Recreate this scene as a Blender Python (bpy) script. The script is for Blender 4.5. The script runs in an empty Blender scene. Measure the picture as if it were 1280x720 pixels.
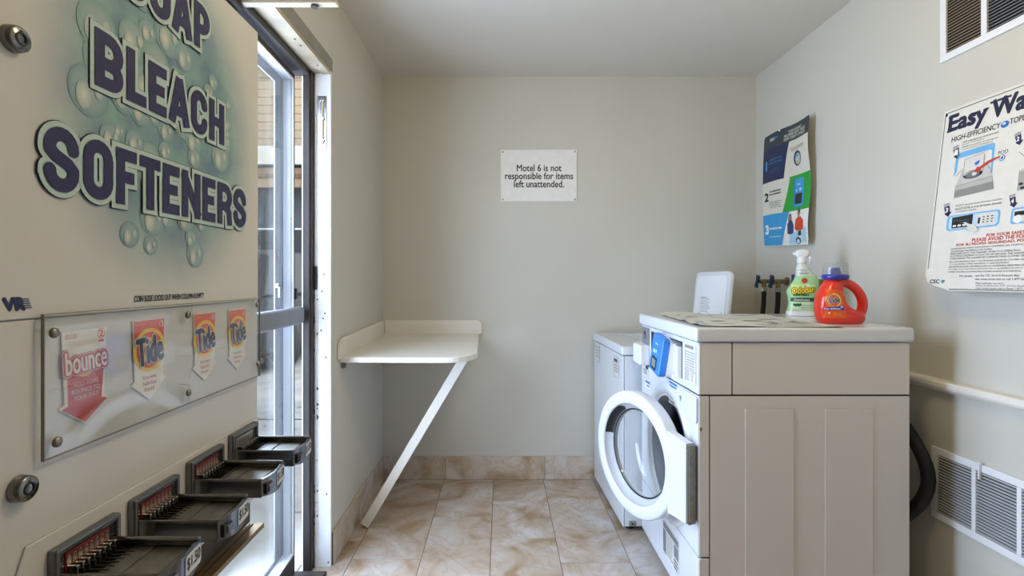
import bpy, bmesh, math, random
from mathutils import Matrix, Vector
random.seed(7)
SC = bpy.context.scene
COL = SC.collection
PI = math.pi

# ---------------------------------------------------------------- camera
cam_data = bpy.data.cameras.new('camera')
cam = bpy.data.objects.new('camera', cam_data)
COL.objects.link(cam)
cam.location = (0.0, 0.0, 1.18)
cam.rotation_euler = (PI / 2, 0, 0)
cam_data.sensor_width = 36.0
cam_data.lens = 36.0 * 637.0 / 1280.0
cam_data.shift_x = 13.0 / 1280.0
cam_data.shift_y = -11.0 / 1280.0
cam_data.clip_start = 0.02
SC.camera = cam

# ---------------------------------------------------------------- exposure
SC.view_settings.view_transform = 'Standard'
SC.view_settings.look = 'None'
SC.view_settings.gamma = 1.0
SC.view_settings.use_curve_mapping = False
SC.view_settings.exposure = 0.0

# ---------------------------------------------------------------- sky, sun, daylight at the door, ceiling lamp settings
SKY_STRENGTH = 2.5
SUN_STRENGTH = 1.4
DAYLIGHT_POWER = 77.0
LAMP_POWER = 19.0
LAMP_COLOR = (1.0, 0.78, 0.40)
world = bpy.data.worlds.new('sky')
SC.world = world
world.use_nodes = True
wn = world.node_tree.nodes
bgn = wn['Background']
tc = wn.new('ShaderNodeTexCoord')
sx = wn.new('ShaderNodeSeparateXYZ')
rp = wn.new('ShaderNodeValToRGB')
rp.color_ramp.elements[0].position = 0.45
rp.color_ramp.elements[0].color = (0.90, 0.92, 0.94, 1)
rp.color_ramp.elements[1].position = 0.9
rp.color_ramp.elements[1].color = (0.62, 0.77, 1.0, 1)
mr = wn.new('ShaderNodeMapRange')
mr.inputs[1].default_value = -1
mr.inputs[2].default_value = 1
wl = world.node_tree.links
wl.new(tc.outputs['Generated'], sx.inputs[0])
wl.new(sx.outputs['Z'], mr.inputs[0])
wl.new(mr.outputs[0], rp.inputs[0])
wl.new(rp.outputs[0], bgn.inputs[0])
bgn.inputs[1].default_value = SKY_STRENGTH

sun_d = bpy.data.lights.new('sun', 'SUN')
sun_d.energy = SUN_STRENGTH
sun_d.angle = math.radians(2)
sun_d.color = (1.0, 0.95, 0.86)
sun = bpy.data.objects.new('sun', sun_d)
COL.objects.link(sun)
sun.rotation_euler = (math.radians(38), 0, math.radians(30))   # over the roof of this building, onto the wing across the paving
sun.location = (-6, -4, 8)

daylight_d = bpy.data.lights.new('door_daylight', 'AREA')
daylight_d.shape = 'RECTANGLE'
daylight_d.size = 0.95
daylight_d.size_y = 2.0
daylight_d.energy = DAYLIGHT_POWER
daylight_d.color = (0.70, 0.86, 1.19)
daylight = bpy.data.objects.new('door_daylight', daylight_d)
COL.objects.link(daylight)
daylight.location = (-1.02, 1.66, 1.06)
daylight.rotation_euler = (PI / 2 - math.radians(5), 0, -PI / 2)   # tipped a little down, as from the sky

# ---------------------------------------------------------------- helpers: colour and materials
def lin(h):
    h = h.lstrip('#')
    r = []
    for i in (0, 2, 4):
        c = int(h[i:i + 2], 16) / 255.0
        r.append(c / 12.92 if c <= 0.04045 else ((c + 0.055) / 1.055) ** 2.4)
    return (r[0], r[1], r[2], 1.0)

def nt(m):
    m.use_nodes = True
    return m.node_tree.nodes, m.node_tree.links, m.node_tree.nodes['Principled BSDF']

def mat(name, col, rough=0.5, metal=0.0, var=0.05, scale=8.0, bump=0.0, bscale=60.0, coat=0.0, spec=None):
    """plain procedural surface: a colour with slight cloudy variation and optional grain"""
    m = bpy.data.materials.new(name)
    n, l, p = nt(m)
    c = lin(col) if isinstance(col, str) else col
    p.inputs['Roughness'].default_value = rough
    p.inputs['Metallic'].default_value = metal
    if coat:
        p.inputs['Coat Weight'].default_value = coat
        p.inputs['Coat Roughness'].default_value = 0.08
    if spec is not None:
        p.inputs['Specular IOR Level'].default_value = spec
    t = n.new('ShaderNodeTexCoord')
    ns = n.new('ShaderNodeTexNoise')
    ns.inputs['Scale'].default_value = scale
    ns.inputs['Detail'].default_value = 4
    l.new(t.outputs['Object'], ns.inputs['Vector'])
    r = n.new('ShaderNodeValToRGB')
    r.color_ramp.elements[0].position = 0.3
    r.color_ramp.elements[1].position = 0.7
    r.color_ramp.elements[0].color = tuple(max(0, x * (1 - var)) for x in c[:3]) + (1,)
    r.color_ramp.elements[1].color = tuple(min(1, x * (1 + var)) for x in c[:3]) + (1,)
    l.new(ns.outputs['Fac'], r.inputs[0])
    l.new(r.outputs[0], p.inputs['Base Color'])
    if bump:
        nb = n.new('ShaderNodeTexNoise')
        nb.inputs['Scale'].default_value = bscale
        nb.inputs['Detail'].default_value = 3
        l.new(t.outputs['Object'], nb.inputs['Vector'])
        b = n.new('ShaderNodeBump')
        b.inputs['Strength'].default_value = bump
        b.inputs['Distance'].default_value = 0.004
        l.new(nb.outputs['Fac'], b.inputs['Height'])
        l.new(b.outputs[0], p.inputs['Normal'])
    return m

def glass(name, tint=(0.93, 0.97, 0.97), refl=1.0, rough=0.02, base=0.0):
    """thin clear pane: straight-through plus fresnel mirror, optional faint body colour"""
    m = bpy.data.materials.new(name)
    m.use_nodes = True
    n, l = m.node_tree.nodes, m.node_tree.links
    n.remove(n['Principled BSDF'])
    out = n['Material Output']
    tr = n.new('ShaderNodeBsdfTransparent')
    tr.inputs[0].default_value = tint + (1,)
    gl = n.new('ShaderNodeBsdfGlossy')
    gl.inputs['Roughness'].default_value = rough
    lw = n.new('ShaderNodeLayerWeight')
    lw.inputs[0].default_value = 0.5
    pw = n.new('ShaderNodeMath')
    pw.operation = 'POWER'
    pw.inputs[1].default_value = 5.0
    l.new(lw.outputs['Facing'], pw.inputs[0])
    mu = n.new('ShaderNodeMath')
    mu.operation = 'MULTIPLY_ADD'
    mu.inputs[1].default_value = 0.9
    mu.inputs[2].default_value = 0.045 * refl
    l.new(pw.outputs[0], mu.inputs[0])
    mx = n.new('ShaderNodeMixShader')
    l.new(mu.outputs[0], mx.inputs[0])
    l.new(tr.outputs[0], mx.inputs[1])
    l.new(gl.outputs[0], mx.inputs[2])
    last = mx
    if base:
        df = n.new('ShaderNodeBsdfDiffuse')
        df.inputs[0].default_value = (0.8, 0.82, 0.82, 1)
        m2 = n.new('ShaderNodeMixShader')
        m2.inputs[0].default_value = base
        l.new(mx.outputs[0], m2.inputs[1])
        l.new(df.outputs[0], m2.inputs[2])
        last = m2
    l.new(last.outputs[0], out.inputs[0])
    return m

def ink(name, col, rough=0.45):
    return mat(name, col, rough, var=0.03, scale=30)

def vcol_mat(name, rough=0.4):
    m = bpy.data.materials.new(name)
    n, l, p = nt(m)
    a = n.new('ShaderNodeVertexColor')
    a.layer_name = 'Col'
    p.inputs['Roughness'].default_value = rough
    l.new(a.outputs[0], p.inputs['Base Color'])
    return m

# ---------------------------------------------------------------- helpers: meshes
def frame(o, x, y):
    x = Vector(x).normalized()
    y = Vector(y).normalized()
    z = x.cross(y)
    return Matrix(((x.x, y.x, z.x, o[0]), (x.y, y.y, z.y, o[1]), (x.z, y.z, z.z, o[2]), (0, 0, 0, 1)))

FONT = {}
def font_shape(body, off=0.0, res=3):
    k = (body, round(off, 4), res)
    if k in FONT:
        return FONT[k]
    c = bpy.data.curves.new('lettering', 'FONT')
    c.body = body
    c.offset = off
    c.resolution_u = res
    o = bpy.data.objects.new('lettering', c)
    COL.objects.link(o)
    bpy.context.view_layer.update()
    ev = o.evaluated_get(bpy.context.evaluated_depsgraph_get())
    me = ev.to_mesh()
    vs = [(v.co.x, v.co.y) for v in me.vertices]
    fs = [tuple(p.vertices) for p in me.polygons]
    ev.to_mesh_clear()
    bpy.data.objects.remove(o)
    bpy.data.curves.remove(c)
    xs = [v[0] for v in vs]
    ys = [v[1] for v in vs]
    FONT[k] = (vs, fs, (min(xs), max(xs), min(ys), max(ys)))
    return FONT[k]

class MB:
    """collects shapes and links them as ONE mesh object"""
    def __init__(s):
        s.v, s.f, s.mi, s.sm, s.mats, s.col = [], [], [], [], [], []
        s.M = Matrix()
        s.cur = 0
        s.c = (1, 1, 1, 1)
        s.has_col = False
        s.warp = None
    def use(s, m):
        if m not in s.mats:
            s.mats.append(m)
        s.cur = s.mats.index(m)
        return s
    def color(s, c):
        s.c = c
        s.has_col = True
    def raw(s, vs, fs, smooth=False, cols=None):
        b = len(s.v)
        flip = s.M.to_3x3().determinant() < 0
        for i, p in enumerate(vs):
            p = Vector(p)
            if s.warp:
                p = Vector(s.warp(p))
            s.v.append(tuple(s.M @ p))
            s.col.append(cols[i] if cols else s.c)
        for f in fs:
            f = tuple(b + i for i in f)
            s.f.append(f[::-1] if flip else f)
            s.mi.append(s.cur)
            s.sm.append(smooth)
        return s
    def bm(s, bm, smooth=False):
        bm.verts.ensure_lookup_table()
        for i, v in enumerate(bm.verts):
            v.index = i
        s.raw([v.co.copy() for v in bm.verts], [tuple(v.index for v in f.verts) for f in bm.faces], smooth)
        bm.free()
        return s
    def box(s, x0, x1, y0, y1, z0, z1, bev=0.0, seg=2):
        b = bmesh.new()
        bmesh.ops.create_cube(b, size=1.0)
        for v in b.verts:
            v.co = ((x0 + x1) / 2 + v.co.x * (x1 - x0), (y0 + y1) / 2 + v.co.y * (y1 - y0), (z0 + z1) / 2 + v.co.z * (z1 - z0))
        if bev:
            bev = min(bev, 0.49 * min(abs(x1 - x0), abs(y1 - y0), abs(z1 - z0)))
            bmesh.ops.bevel(b, geom=list(b.edges), offset=bev, segments=seg, profile=0.5, affect='EDGES')
        bmesh.ops.recalc_face_normals(b, faces=list(b.faces))
        return s.bm(b)
    def prism(s, pts, z0, z1, bev=0.0, seg=2, bev_sides=False):
        """polygon in local xy, extruded from z0 to z1"""
        b = bmesh.new()
        lo = [b.verts.new((x, y, z0)) for x, y in pts]
        f = b.faces.new(lo)
        r = bmesh.ops.extrude_face_region(b, geom=[f])
        for g in r['geom']:
            if isinstance(g, bmesh.types.BMVert):
                g.co.z = z1
        bmesh.ops.recalc_face_normals(b, faces=list(b.faces))
        if bev:
            ed = [e for e in b.edges if abs(e.verts[0].co.z - e.verts[1].co.z) < 1e-6 or bev_sides]
            bmesh.ops.bevel(b, geom=ed, offset=bev, segments=seg, profile=0.5, affect='EDGES')
        return s.bm(b)
    def poly(s, pts, z=0.0):
        b = bmesh.new()
        f = b.faces.new([b.verts.new((x, y, z)) for x, y in pts])
        f.normal_update()
        if f.normal.z < 0:
            f.normal_flip()
        return s.bm(b)
    def quad(s, p00, p10, p11, p01, z=0.0, n=1, m=1):
        """bilinear patch of four 2D corners"""
        vs, fs = [], []
        for j in range(m + 1):
            for i in range(n + 1):
                a, b = i / n, j / m
                x = (p00[0] * (1 - a) + p10[0] * a) * (1 - b) + (p01[0] * (1 - a) + p11[0] * a) * b
                y = (p00[1] * (1 - a) + p10[1] * a) * (1 - b) + (p01[1] * (1 - a) + p11[1] * a) * b
                vs.append((x, y, z))
        for j in range(m):
            for i in range(n):
                k = j * (n + 1) + i
                fs.append((k, k + 1, k + n + 2, k + n + 1))
        return s.raw(vs, fs)
    def rect(s, x0, x1, y0, y1, z=0.0, n=1, m=1):
        return s.quad((x0, y0), (x1, y0), (x1, y1), (x0, y1), z, n, m)
    def disc(s, cx, cy, rx, ry, z=0.0, n=28, r0=0.0):
        vs, fs = [], []
        if r0 <= 0:
            return s.poly([(cx + rx * math.cos(2 * PI * i / n), cy + ry * math.sin(2 * PI * i / n)) for i in range(n)], z)
        for i in range(n):
            c, d = math.cos(2 * PI * i / n), math.sin(2 * PI * i / n)
            vs += [(cx + rx * r0 * c, cy + ry * r0 * d, z), (cx + rx * c, cy + ry * d, z)]
            j = (i + 1) % n
            fs.append((2 * i, 2 * i + 1, 2 * j + 1, 2 * j))
        return s.raw(vs, fs)
    def text(s, body, x0, x1, y0, y1, z=0.0, off=0.0, shear=0.0, rot=0.0, grow=0.0, res=3):
        """lettering fitted to a box; grow adds an outline"""
        vs, fs, bx = font_shape(body, 0.0, res)
        kx, ky = (x1 - x0) / (bx[1] - bx[0]), (y1 - y0) / (bx[3] - bx[2])
        cx, cy = (x0 + x1) / 2, (y0 + y1) / 2
        c, d = math.cos(rot), math.sin(rot)
        o = []
        for x, y in vs:
            px, py = x0 + (x - bx[0]) * kx - cx, y0 + (y - bx[2]) * ky - cy
            px += shear * py
            o.append((cx + c * px - d * py, cy + d * px + c * py, z))
        g = (off + grow) * (kx + ky) * 0.5
        if g <= 1e-7:
            return s.raw(o, fs)
        k = 6 if grow == 0 else 12
        for i in range(k):      # heavier weight: the letters again, each a hair in front of the last
            ox, oy = g * math.cos(2 * PI * i / k), g * math.sin(2 * PI * i / k)
            s.raw([(p[0] + ox, p[1] + oy, p[2] + 1.2e-5 * (i + 1)) for p in o], fs)
        return s.raw(o, fs)
    def heavy(s, body, x0, x1, y0, y1, t, gap, z=0.0, grow=0.0):
        """black condensed capitals built of thick strokes"""
        n = len(body)
        wd = {'S': 1.0, 'O': 1.0, 'A': 1.06, 'P': .96, 'B': 1.02, 'L': .82, 'E': .84, 'C': .98, 'H': 1.02, 'F': .80, 'T': .90, 'N': 1.04, 'R': 1.02}
        unit = (x1 - x0 - gap * (n - 1)) / sum(wd[c] for c in body)
        x = x0
        q = [0]
        h = y1 - y0
        def seg(a, b, ea, eb):
            a, b = Vector(a), Vector(b)
            d = (b - a).normalized()
            a2, b2 = a - d * ea, b + d * eb
            nn = Vector((-d.y, d.x)) * (t / 2 + grow)
            q[0] += 1
            zz = z + q[0] * 6e-6
            s.raw([(a2 - nn).to_3d() + Vector((0, 0, zz)), (b2 - nn).to_3d() + Vector((0, 0, zz)), (b2 + nn).to_3d() + Vector((0, 0, zz)), (a2 + nn).to_3d() + Vector((0, 0, zz))], [(0, 1, 2, 3)])
        def sq(a, b): seg(a, b, t / 2 + grow, t / 2 + grow)
        def curve(pts, e0=None, e1=None):
            for i in range(len(pts) - 1):
                seg(pts[i], pts[i + 1], (t / 2 if False else 0) + (grow if i == 0 else 0), grow if i == len(pts) - 2 else 0)
            for p in pts[1:-1]:
                q[0] += 1
                s.disc(p[0], p[1], t / 2 + grow, t / 2 + grow, z + q[0] * 6e-6, 18)
        for c in body:
            w = unit * wd[c]
            base_q = q[0]
            l, r, b, u, m = x + t / 2, x + w - t / 2, y0 + t / 2, y1 - t / 2, (y0 + y1) / 2
            cx, rad = (l + r) / 2, (r - l) / 2
            A = lambda cxx, cyy, rr, a0, a1, k=7: [(cxx + rr * math.cos(a0 + (a1 - a0) * i / k), cyy + rr * math.sin(a0 + (a1 - a0) * i / k)) for i in range(k + 1)]
            if c == 'O':
                curve(A(cx, u - rad, rad, 0, PI, 10) + A(cx, b + rad, rad, PI, 2 * PI, 10) + [(r, u - rad), (r, u - rad - .0001)])
            elif c == 'C':
                curve([(r, m + h * .13)] + A(cx, u - rad, rad, 0, PI, 10) + A(cx, b + rad, rad, PI, 2 * PI, 10) + [(r, m - h * .13)])
            elif c == 'S':
                curve([(r, m + h * .19)] + A(cx, u - rad, rad, 0, PI, 10) + [(l, m + h * .14), (l + rad * .45, m + h * .05), (r - rad * .45, m - h * .05), (r, m - h * .14)] + A(cx, b + rad, rad, 0, -PI, 10) + [(l, m - h * .19)])
            elif c == 'A':
                sq((l, b), (cx - t * .12, u)); sq((r, b), (cx + t * .12, u)); seg((l + t * .3, b + h * .17), (r - t * .3, b + h * .17), 0, 0)
            elif c in 'PRB':
                sq((l, b), (l, u))
                pr_ = (u - m + t * .25) / 2
                curve([(l, u), (r - pr_, u)] + A(r - pr_, u - pr_, pr_, PI / 2, -PI / 2, 8) + [(l, u - 2 * pr_)])
                if c == 'R':
                    curve([(cx, u - 2 * pr_), (r - t * .35, u - 2 * pr_ - t * .35), (r - t * .1, b + h * .2), (r, y0)])
                if c == 'B':
                    p2 = (u - 2 * pr_ - b) / 2
                    curve([(l, b), (r - p2, b)] + A(r - p2, b + p2, p2, -PI / 2, PI / 2, 8) + [(l, b + 2 * p2)])
            elif c == 'L':
                sq((l, b), (l, u)); sq((l, b), (r, b))
            elif c in 'EF':
                sq((l, b), (l, u)); sq((l, u), (r, u)); seg((l, m), (r - t * .1, m), 0, grow + t * .3)
                if c == 'E': sq((l, b), (r, b))
            elif c == 'H':
                sq((l, b), (l, u)); sq((r, b), (r, u)); seg((l, m), (r, m), 0, 0)
            elif c == 'T':
                sq((cx, b), (cx, u)); sq((l, u), (r, u))
            elif c == 'N':
                sq((l, b), (l, u)); sq((r, b), (r, u)); seg((l - t * .1, u), (r + t * .1, b), t * .3, t * .3)
            x += w + gap
            q[0] = 60 if base_q == 0 else 0
        return s
    def line(s, a, b, w, z=0.0):
        dx, dy = b[0] - a[0], b[1] - a[1]
        q = math.hypot(dx, dy) or 1
        nx, ny = -dy / q * w / 2, dx / q * w / 2
        k = max(1, int(q / 0.05)) if s.warp else 1
        return s.quad((a[0] - nx, a[1] - ny), (b[0] - nx, b[1] - ny), (b[0] + nx, b[1] + ny), (a[0] + nx, a[1] + ny), z, k, 1)
    def fine(s, x0, x1, y0, y1, rows, z=0.0, fill=0.55):
        """rows of tiny illegible print"""
        h = (y1 - y0) / rows
        for r in range(rows):
            x = x0
            end = x1 - random.random() * 0.25 * (x1 - x0)
            while x < end:
                w = (0.02 + 0.07 * random.random()) * (x1 - x0)
                yy = y1 - (r + 1) * h
                s.rect(x, min(x + w, end), yy + h * 0.2, yy + h * (0.2 + fill), z)
                x += w + 0.025 * (x1 - x0)
        return s
    def tube(s, pts, r, n=10, caps=True, smooth=True, sy=1.0):
        pts = [Vector(p) for p in pts]
        rr = r if isinstance(r, (list, tuple)) else [r] * len(pts)
        vs, fs = [], []
        up = None
        for i, p in enumerate(pts):
            d = (pts[min(i + 1, len(pts) - 1)] - pts[max(i - 1, 0)]).normalized()
            if up is None:
                up = d.orthogonal().normalized()
            up = (up - d * up.dot(d)).normalized()
            w = d.cross(up)
            for k in range(n):
                a = 2 * PI * k / n
                vs.append(p + (up * math.cos(a) + w * math.sin(a) * sy) * rr[i])
        for i in range(len(pts) - 1):
            for k in range(n):
                a, b = i * n + k, i * n + (k + 1) % n
                fs.append((a, b, b + n, a + n))
        s.raw(vs, fs, smooth)
        if caps:
            s.raw(vs[:n], [tuple(range(n))[::-1]])
            s.raw(vs[-n:], [tuple(range(n))])
        return s
    def lathe(s, prof, n=40, smooth=True, arc=2 * PI):
        """profile of (radius, height) turned about local z"""
        vs, fs = [], []
        full = arc > 2 * PI - 1e-4
        cnt = n if full else n + 1
        for r, h in prof:
            for k in range(cnt):
                a = arc * k / n
                vs.append((r * math.cos(a), r * math.sin(a), h))
        for i in range(len(prof) - 1):
            for k in range(n):
                a, b = i * cnt + k, i * cnt + (k + 1) % cnt
                fs.append((a, b, b + cnt, a + cnt))
        return s.raw(vs, fs, smooth)
    def plate_hole(s, x0, x1, y0, y1, cx, cy, r, z0, z1, n=64):
        """rectangular plate with a round hole, local xy, thickness z0..z1"""
        def edge(a):
            c, d = math.cos(a), math.sin(a)
            t = 1e9
            if c > 1e-9: t = min(t, (x1 - cx) / c)
            if c < -1e-9: t = min(t, (x0 - cx) / c)
            if d > 1e-9: t = min(t, (y1 - cy) / d)
            if d < -1e-9: t = min(t, (y0 - cy) / d)
            return (cx + c * t, cy + d * t)
        an = sorted([2 * PI * i / n for i in range(n)] + [math.atan2(y - cy, x - cx) % (2 * PI) for x in (x0, x1) for y in (y0, y1)])
        k = len(an)
        vs, fs = [], []
        for a in an:
            e = edge(a)
            i = (cx + r * math.cos(a), cy + r * math.sin(a))
            vs += [(i[0], i[1], z1), (e[0], e[1], z1), (i[0], i[1], z0), (e[0], e[1], z0)]
        for q in range(k):
            a, b = 4 * q, 4 * ((q + 1) % k)
            fs += [(a, a + 1, b + 1, b), (a + 2, b + 2, b + 3, a + 3), (a, b, b + 2, a + 2), (a + 1, a + 3, b + 3, b + 1)]
        return s.raw(vs, fs)
    def build(s, name, m=None, parent=None):
        if m is not None and not s.mats:
            s.mats = [m]
        o = Vector((0, 0, 0))
        par = parent
        while par is not None:
            o += par.location
            par = par.parent
        if parent is None:
            xs = [p[0] for p in s.v]; ys = [p[1] for p in s.v]; zs = [p[2] for p in s.v]
            o = Vector(((min(xs) + max(xs)) / 2, (min(ys) + max(ys)) / 2, min(zs)))
        me = bpy.data.meshes.new(name)
        me.from_pydata([tuple(Vector(p) - o) for p in s.v], [], s.f)
        for q in s.mats:
            me.materials.append(q)
        me.polygons.foreach_set('material_index', s.mi)
        me.polygons.foreach_set('use_smooth', s.sm)
        if s.has_col:
            ca = me.color_attributes.new('Col', 'FLOAT_COLOR', 'POINT')
            for i, c in enumerate(s.col):
                ca.data[i].color = c
        me.update()
        ob = bpy.data.objects.new(name, me)
        COL.objects.link(ob)
        if parent is None:
            ob.location = o
        else:
            ob.parent = parent
        return ob

def thing(name, label, cat, loc, group=None):
    o = bpy.data.objects.new(name, None)
    COL.objects.link(o)
    o.location = loc
    o.empty_display_size = 0.05
    o['label'] = label
    o['category'] = cat
    if group:
        o['group'] = group
    return o

def tag(o, label, cat, group=None, kind=None):
    o['label'] = label
    o['category'] = cat
    if group: o['group'] = group
    if kind: o['kind'] = kind
    return o

def struct(o, label, cat):
    return tag(o, label, cat, None, 'structure')

def bx(name, m, parent, *a, **k):
    return MB().use(m).box(*a, **k).build(name, m, parent)

def arc2(cx, cy, r, a0, a1, n=6):
    return [(cx + r * math.cos(a0 + (a1 - a0) * i / n), cy + r * math.sin(a0 + (a1 - a0) * i / n)) for i in range(n + 1)]

def rrect(x0, x1, y0, y1, r, n=5):
    return (arc2(x1 - r, y0 + r, r, -PI / 2, 0, n) + arc2(x1 - r, y1 - r, r, 0, PI / 2, n) +
            arc2(x0 + r, y1 - r, r, PI / 2, PI, n) + arc2(x0 + r, y0 + r, r, PI, 1.5 * PI, n))

# ---------------------------------------------------------------- materials
WALLC = '#cac7bb'
M = {}
M['wall'] = mat('painted_wall', WALLC, 0.62, var=0.03, scale=2.0, bump=0.10, bscale=140)
M['ceiling'] = mat('painted_ceiling', '#d6cfc2', 0.8, var=0.02, scale=2.0, bump=0.1, bscale=120)
M['white'] = mat('white_enamel', '#d8dbdf', 0.2, var=0.015, scale=3, coat=0.3)
M['side'] = mat('enamel_side_panel', '#d8d1cb', 0.38, var=0.02, scale=2)
M['white_plastic'] = mat('white_plastic', '#e9eaec', 0.4, var=0.015)
M['cream_enamel'] = mat('cream_enamel', '#d0cec9', 0.3, var=0.05, scale=4.0, coat=0.25)
M['seam'] = mat('dark_seam', '#4a4640', 0.8)
M['dark'] = mat('dark_plastic', '#1b1b1d', 0.5)
M['black'] = mat('black_rubber', '#0e0e0f', 0.55)
M['steel'] = mat('dark_chrome', '#7b7b79', 0.19, 1.0, var=0.25, scale=35)
M['steel_worn'] = mat('worn_steel', '#8d8980', 0.38, 1.0, var=0.22, scale=50)
M['bright_steel'] = mat('bright_steel', '#c9c9c8', 0.25, 1.0, var=0.1, scale=20)
M['alu'] = mat('anodised_aluminium', '#868b92', 0.42, 0.35, var=0.05, scale=12)
M['alu_bright'] = mat('bright_aluminium', '#e9edf2', 0.38, 0.1, var=0.04, scale=12)
M['bronze'] = mat('dark_bronze_frame', '#45403d', 0.5, 0.2, var=0.15, scale=10)
M['jamb'] = mat('white_painted_jamb', '#eeeff2', 0.5, var=0.05, scale=14, bump=0.2, bscale=40)
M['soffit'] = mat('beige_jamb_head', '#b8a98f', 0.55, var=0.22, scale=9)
M['gold'] = mat('brass_coloured_sill', '#8d7550', 0.4, 0.6, var=0.25, scale=18)
M['brown'] = mat('dark_brown_metal', '#4a4036', 0.6, var=0.2)
M['laminate'] = mat('white_laminate', '#e6e1d6', 0.38, var=0.03, scale=5)
M['navy'] = ink('navy_print', '#23204f')
M['aqua'] = ink('pale_aqua_print', '#b5c9c4')
M['ink'] = ink('black_print', '#1d1f24')
M['greyink'] = ink('grey_print', '#74777c')
M['red'] = ink('red_print', '#c23a2b')
M['orange'] = ink('orange_print', '#e0532a')
M['yellow'] = ink('yellow_print', '#f2cf2b')
M['paper'] = ink('white_paper', '#e9e6df', 0.55)
M['card'] = ink('white_card', '#d8d4cc', 0.5)
M['blue'] = ink('blue_print', '#2f6fc4')
M['skyblue'] = ink('sky_blue_print', '#3f9fd0')
M['lightblue'] = ink('light_blue_print', '#bcd7e6')
M['glass'] = glass('window_glass', (0.93, 0.95, 0.95), 0.6)
M['acrylic'] = glass('clear_acrylic', (0.985, 0.99, 0.985), 0.9, 0.03, 0.025)
M['bowl'] = glass('door_bowl_glass', (0.93, 0.955, 0.965), 1.3, 0.02, 0.05)
M['clear'] = glass('clear_cap_plastic', (0.88, 0.90, 0.93), 1.0, 0.06, 0.12)

def floor_mat(name, c0, c1, c2, sc=5.0):
    m = bpy.data.materials.new(name)
    n, l, p = nt(m)
    t = n.new('ShaderNodeTexCoord')
    a = n.new('ShaderNodeVertexColor'); a.layer_name = 'Col'
    ad = n.new('ShaderNodeVectorMath'); ad.operation = 'MULTIPLY_ADD'
    ad.inputs[1].default_value = (9, 9, 9)
    l.new(a.outputs[0], ad.inputs[0])
    l.new(t.outputs['Object'], ad.inputs[2])
    w = n.new('ShaderNodeTexNoise'); w.inputs['Scale'].default_value = sc; w.inputs['Detail'].default_value = 6
    w.inputs['Distortion'].default_value = 1.6
    l.new(ad.outputs[0], w.inputs['Vector'])
    r = n.new('ShaderNodeValToRGB')
    e = r.color_ramp.elements
    e[0].position = 0.34; e[0].color = lin(c0)
    e[1].position = 0.66; e[1].color = lin(c2)
    x = e.new(0.47); x.color = lin(c1)
    l.new(w.outputs['Fac'], r.inputs[0])
    v = n.new('ShaderNodeTexNoise'); v.inputs['Scale'].default_value = sc * 1.3; v.inputs['Detail'].default_value = 5
    v.inputs['Distortion'].default_value = 2.5
    l.new(ad.outputs[0], v.inputs['Vector'])
    r2 = n.new('ShaderNodeValToRGB')
    q = r2.color_ramp.elements
    q[0].position = 0.45; q[0].color = (0, 0, 0, 1)
    q[1].position = 0.55; q[1].color = (0, 0, 0, 1)
    y = q.new(0.5); y.color = (0.3, 0.3, 0.3, 1)
    l.new(v.outputs['Fac'], r2.inputs[0])
    mx = n.new('ShaderNodeMixRGB')
    l.new(r2.outputs[0], mx.inputs[0])
    l.new(r.outputs[0], mx.inputs[1])
    mx.inputs[2].default_value = lin('#9a7650')
    l.new(mx.outputs[0], p.inputs['Base Color'])
    p.inputs['Roughness'].default_value = 0.33
    return m
M['tile'] = floor_mat('marbled_beige_tile', '#a2886a', '#bba996', '#cbc3bc', 3.4)
M['tile_wall'] = floor_mat('marbled_beige_skirting_tile', '#ab9478', '#c3b3a0', '#cfc6bb', 4.2)
M['grout'] = mat('dark_grout', '#6f6457', 0.9)

# ---------------------------------------------------------------- the room
XL, XR, YB, YF, ZC = -0.703, 1.5, 3.007, -2.6, 2.374
OP0, OP1, OPZ = 1.13, 2.10, 2.035           # door opening in the left wall
fl = MB()
fl.use(M['grout']).box(XL - 0.13, XR + 0.1, YF - 0.1, YB + 0.1, -0.05, -0.0015)
fl.use(M['tile'])
W = 0.2925
offs = {-3: 2.30, -2: 2.154, -1: 2.531, 0: 2.323, 1: 2.123, 2: 2.40, 3: 2.2, 4: 2.5, 5: 2.3}
for k in range(-3, 6):
    x0, x1 = -0.047 + W * k, -0.047 + W * (k + 1)
    x0, x1 = max(x0, XL - 0.12), min(x1, XR)
    if x1 - x0 < 0.01:
        continue
    for j in range(-9, 4):
        y0, y1 = offs[k] + 0.87 * j, offs[k] + 0.87 * (j + 1)
        y0, y1 = max(y0, YF), min(y1, YB)
        if y1 - y0 < 0.01:
            continue
        fl.color((random.random(), random.random(), random.random(), 1))
        g = 0.0014
        fl.box(x0 + g, x1 - g, y0 + g, y1 - g, -0.006, 0.0, 0.0008, 1)
struct(fl.build('floor'), 'marbled beige tile floor of the laundry room', 'floor')
struct(bx('ceiling', M['ceiling'], None, XL - 0.13, XR + 0.1, YF - 0.1, YB + 0.1, ZC, ZC + 0.1), 'plain off-white painted ceiling', 'ceiling')
struct(bx('wall_back', M['wall'], None, XL - 0.13, XR + 0.1, YB, YB + 0.1, 0, ZC), 'pale grey painted wall behind the fold-out table and washers', 'wall')
struct(bx('wall_right', M['wall'], None, XR, XR + 0.1, YF, YB, 0, ZC), 'pale grey painted wall carrying the posters and vents', 'wall')
struct(bx('wall_front', M['wall'], None, XL - 0.13, XR + 0.1, YF - 0.1, YF, 0, ZC), 'pale grey wall closing the room behind the viewer', 'wall')
wl_ = MB().use(M['wall'])
wl_.box(XL - 0.12, XL, OP1, YB, 0, ZC)
wl_.box(XL - 0.12, XL, YF, OP0, 0, ZC)
wl_.box(XL - 0.12, XL, OP0, OP1, OPZ, ZC)
struct(wl_.build('wall_left'), 'pale grey painted wall with the glazed door opening', 'wall')

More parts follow.
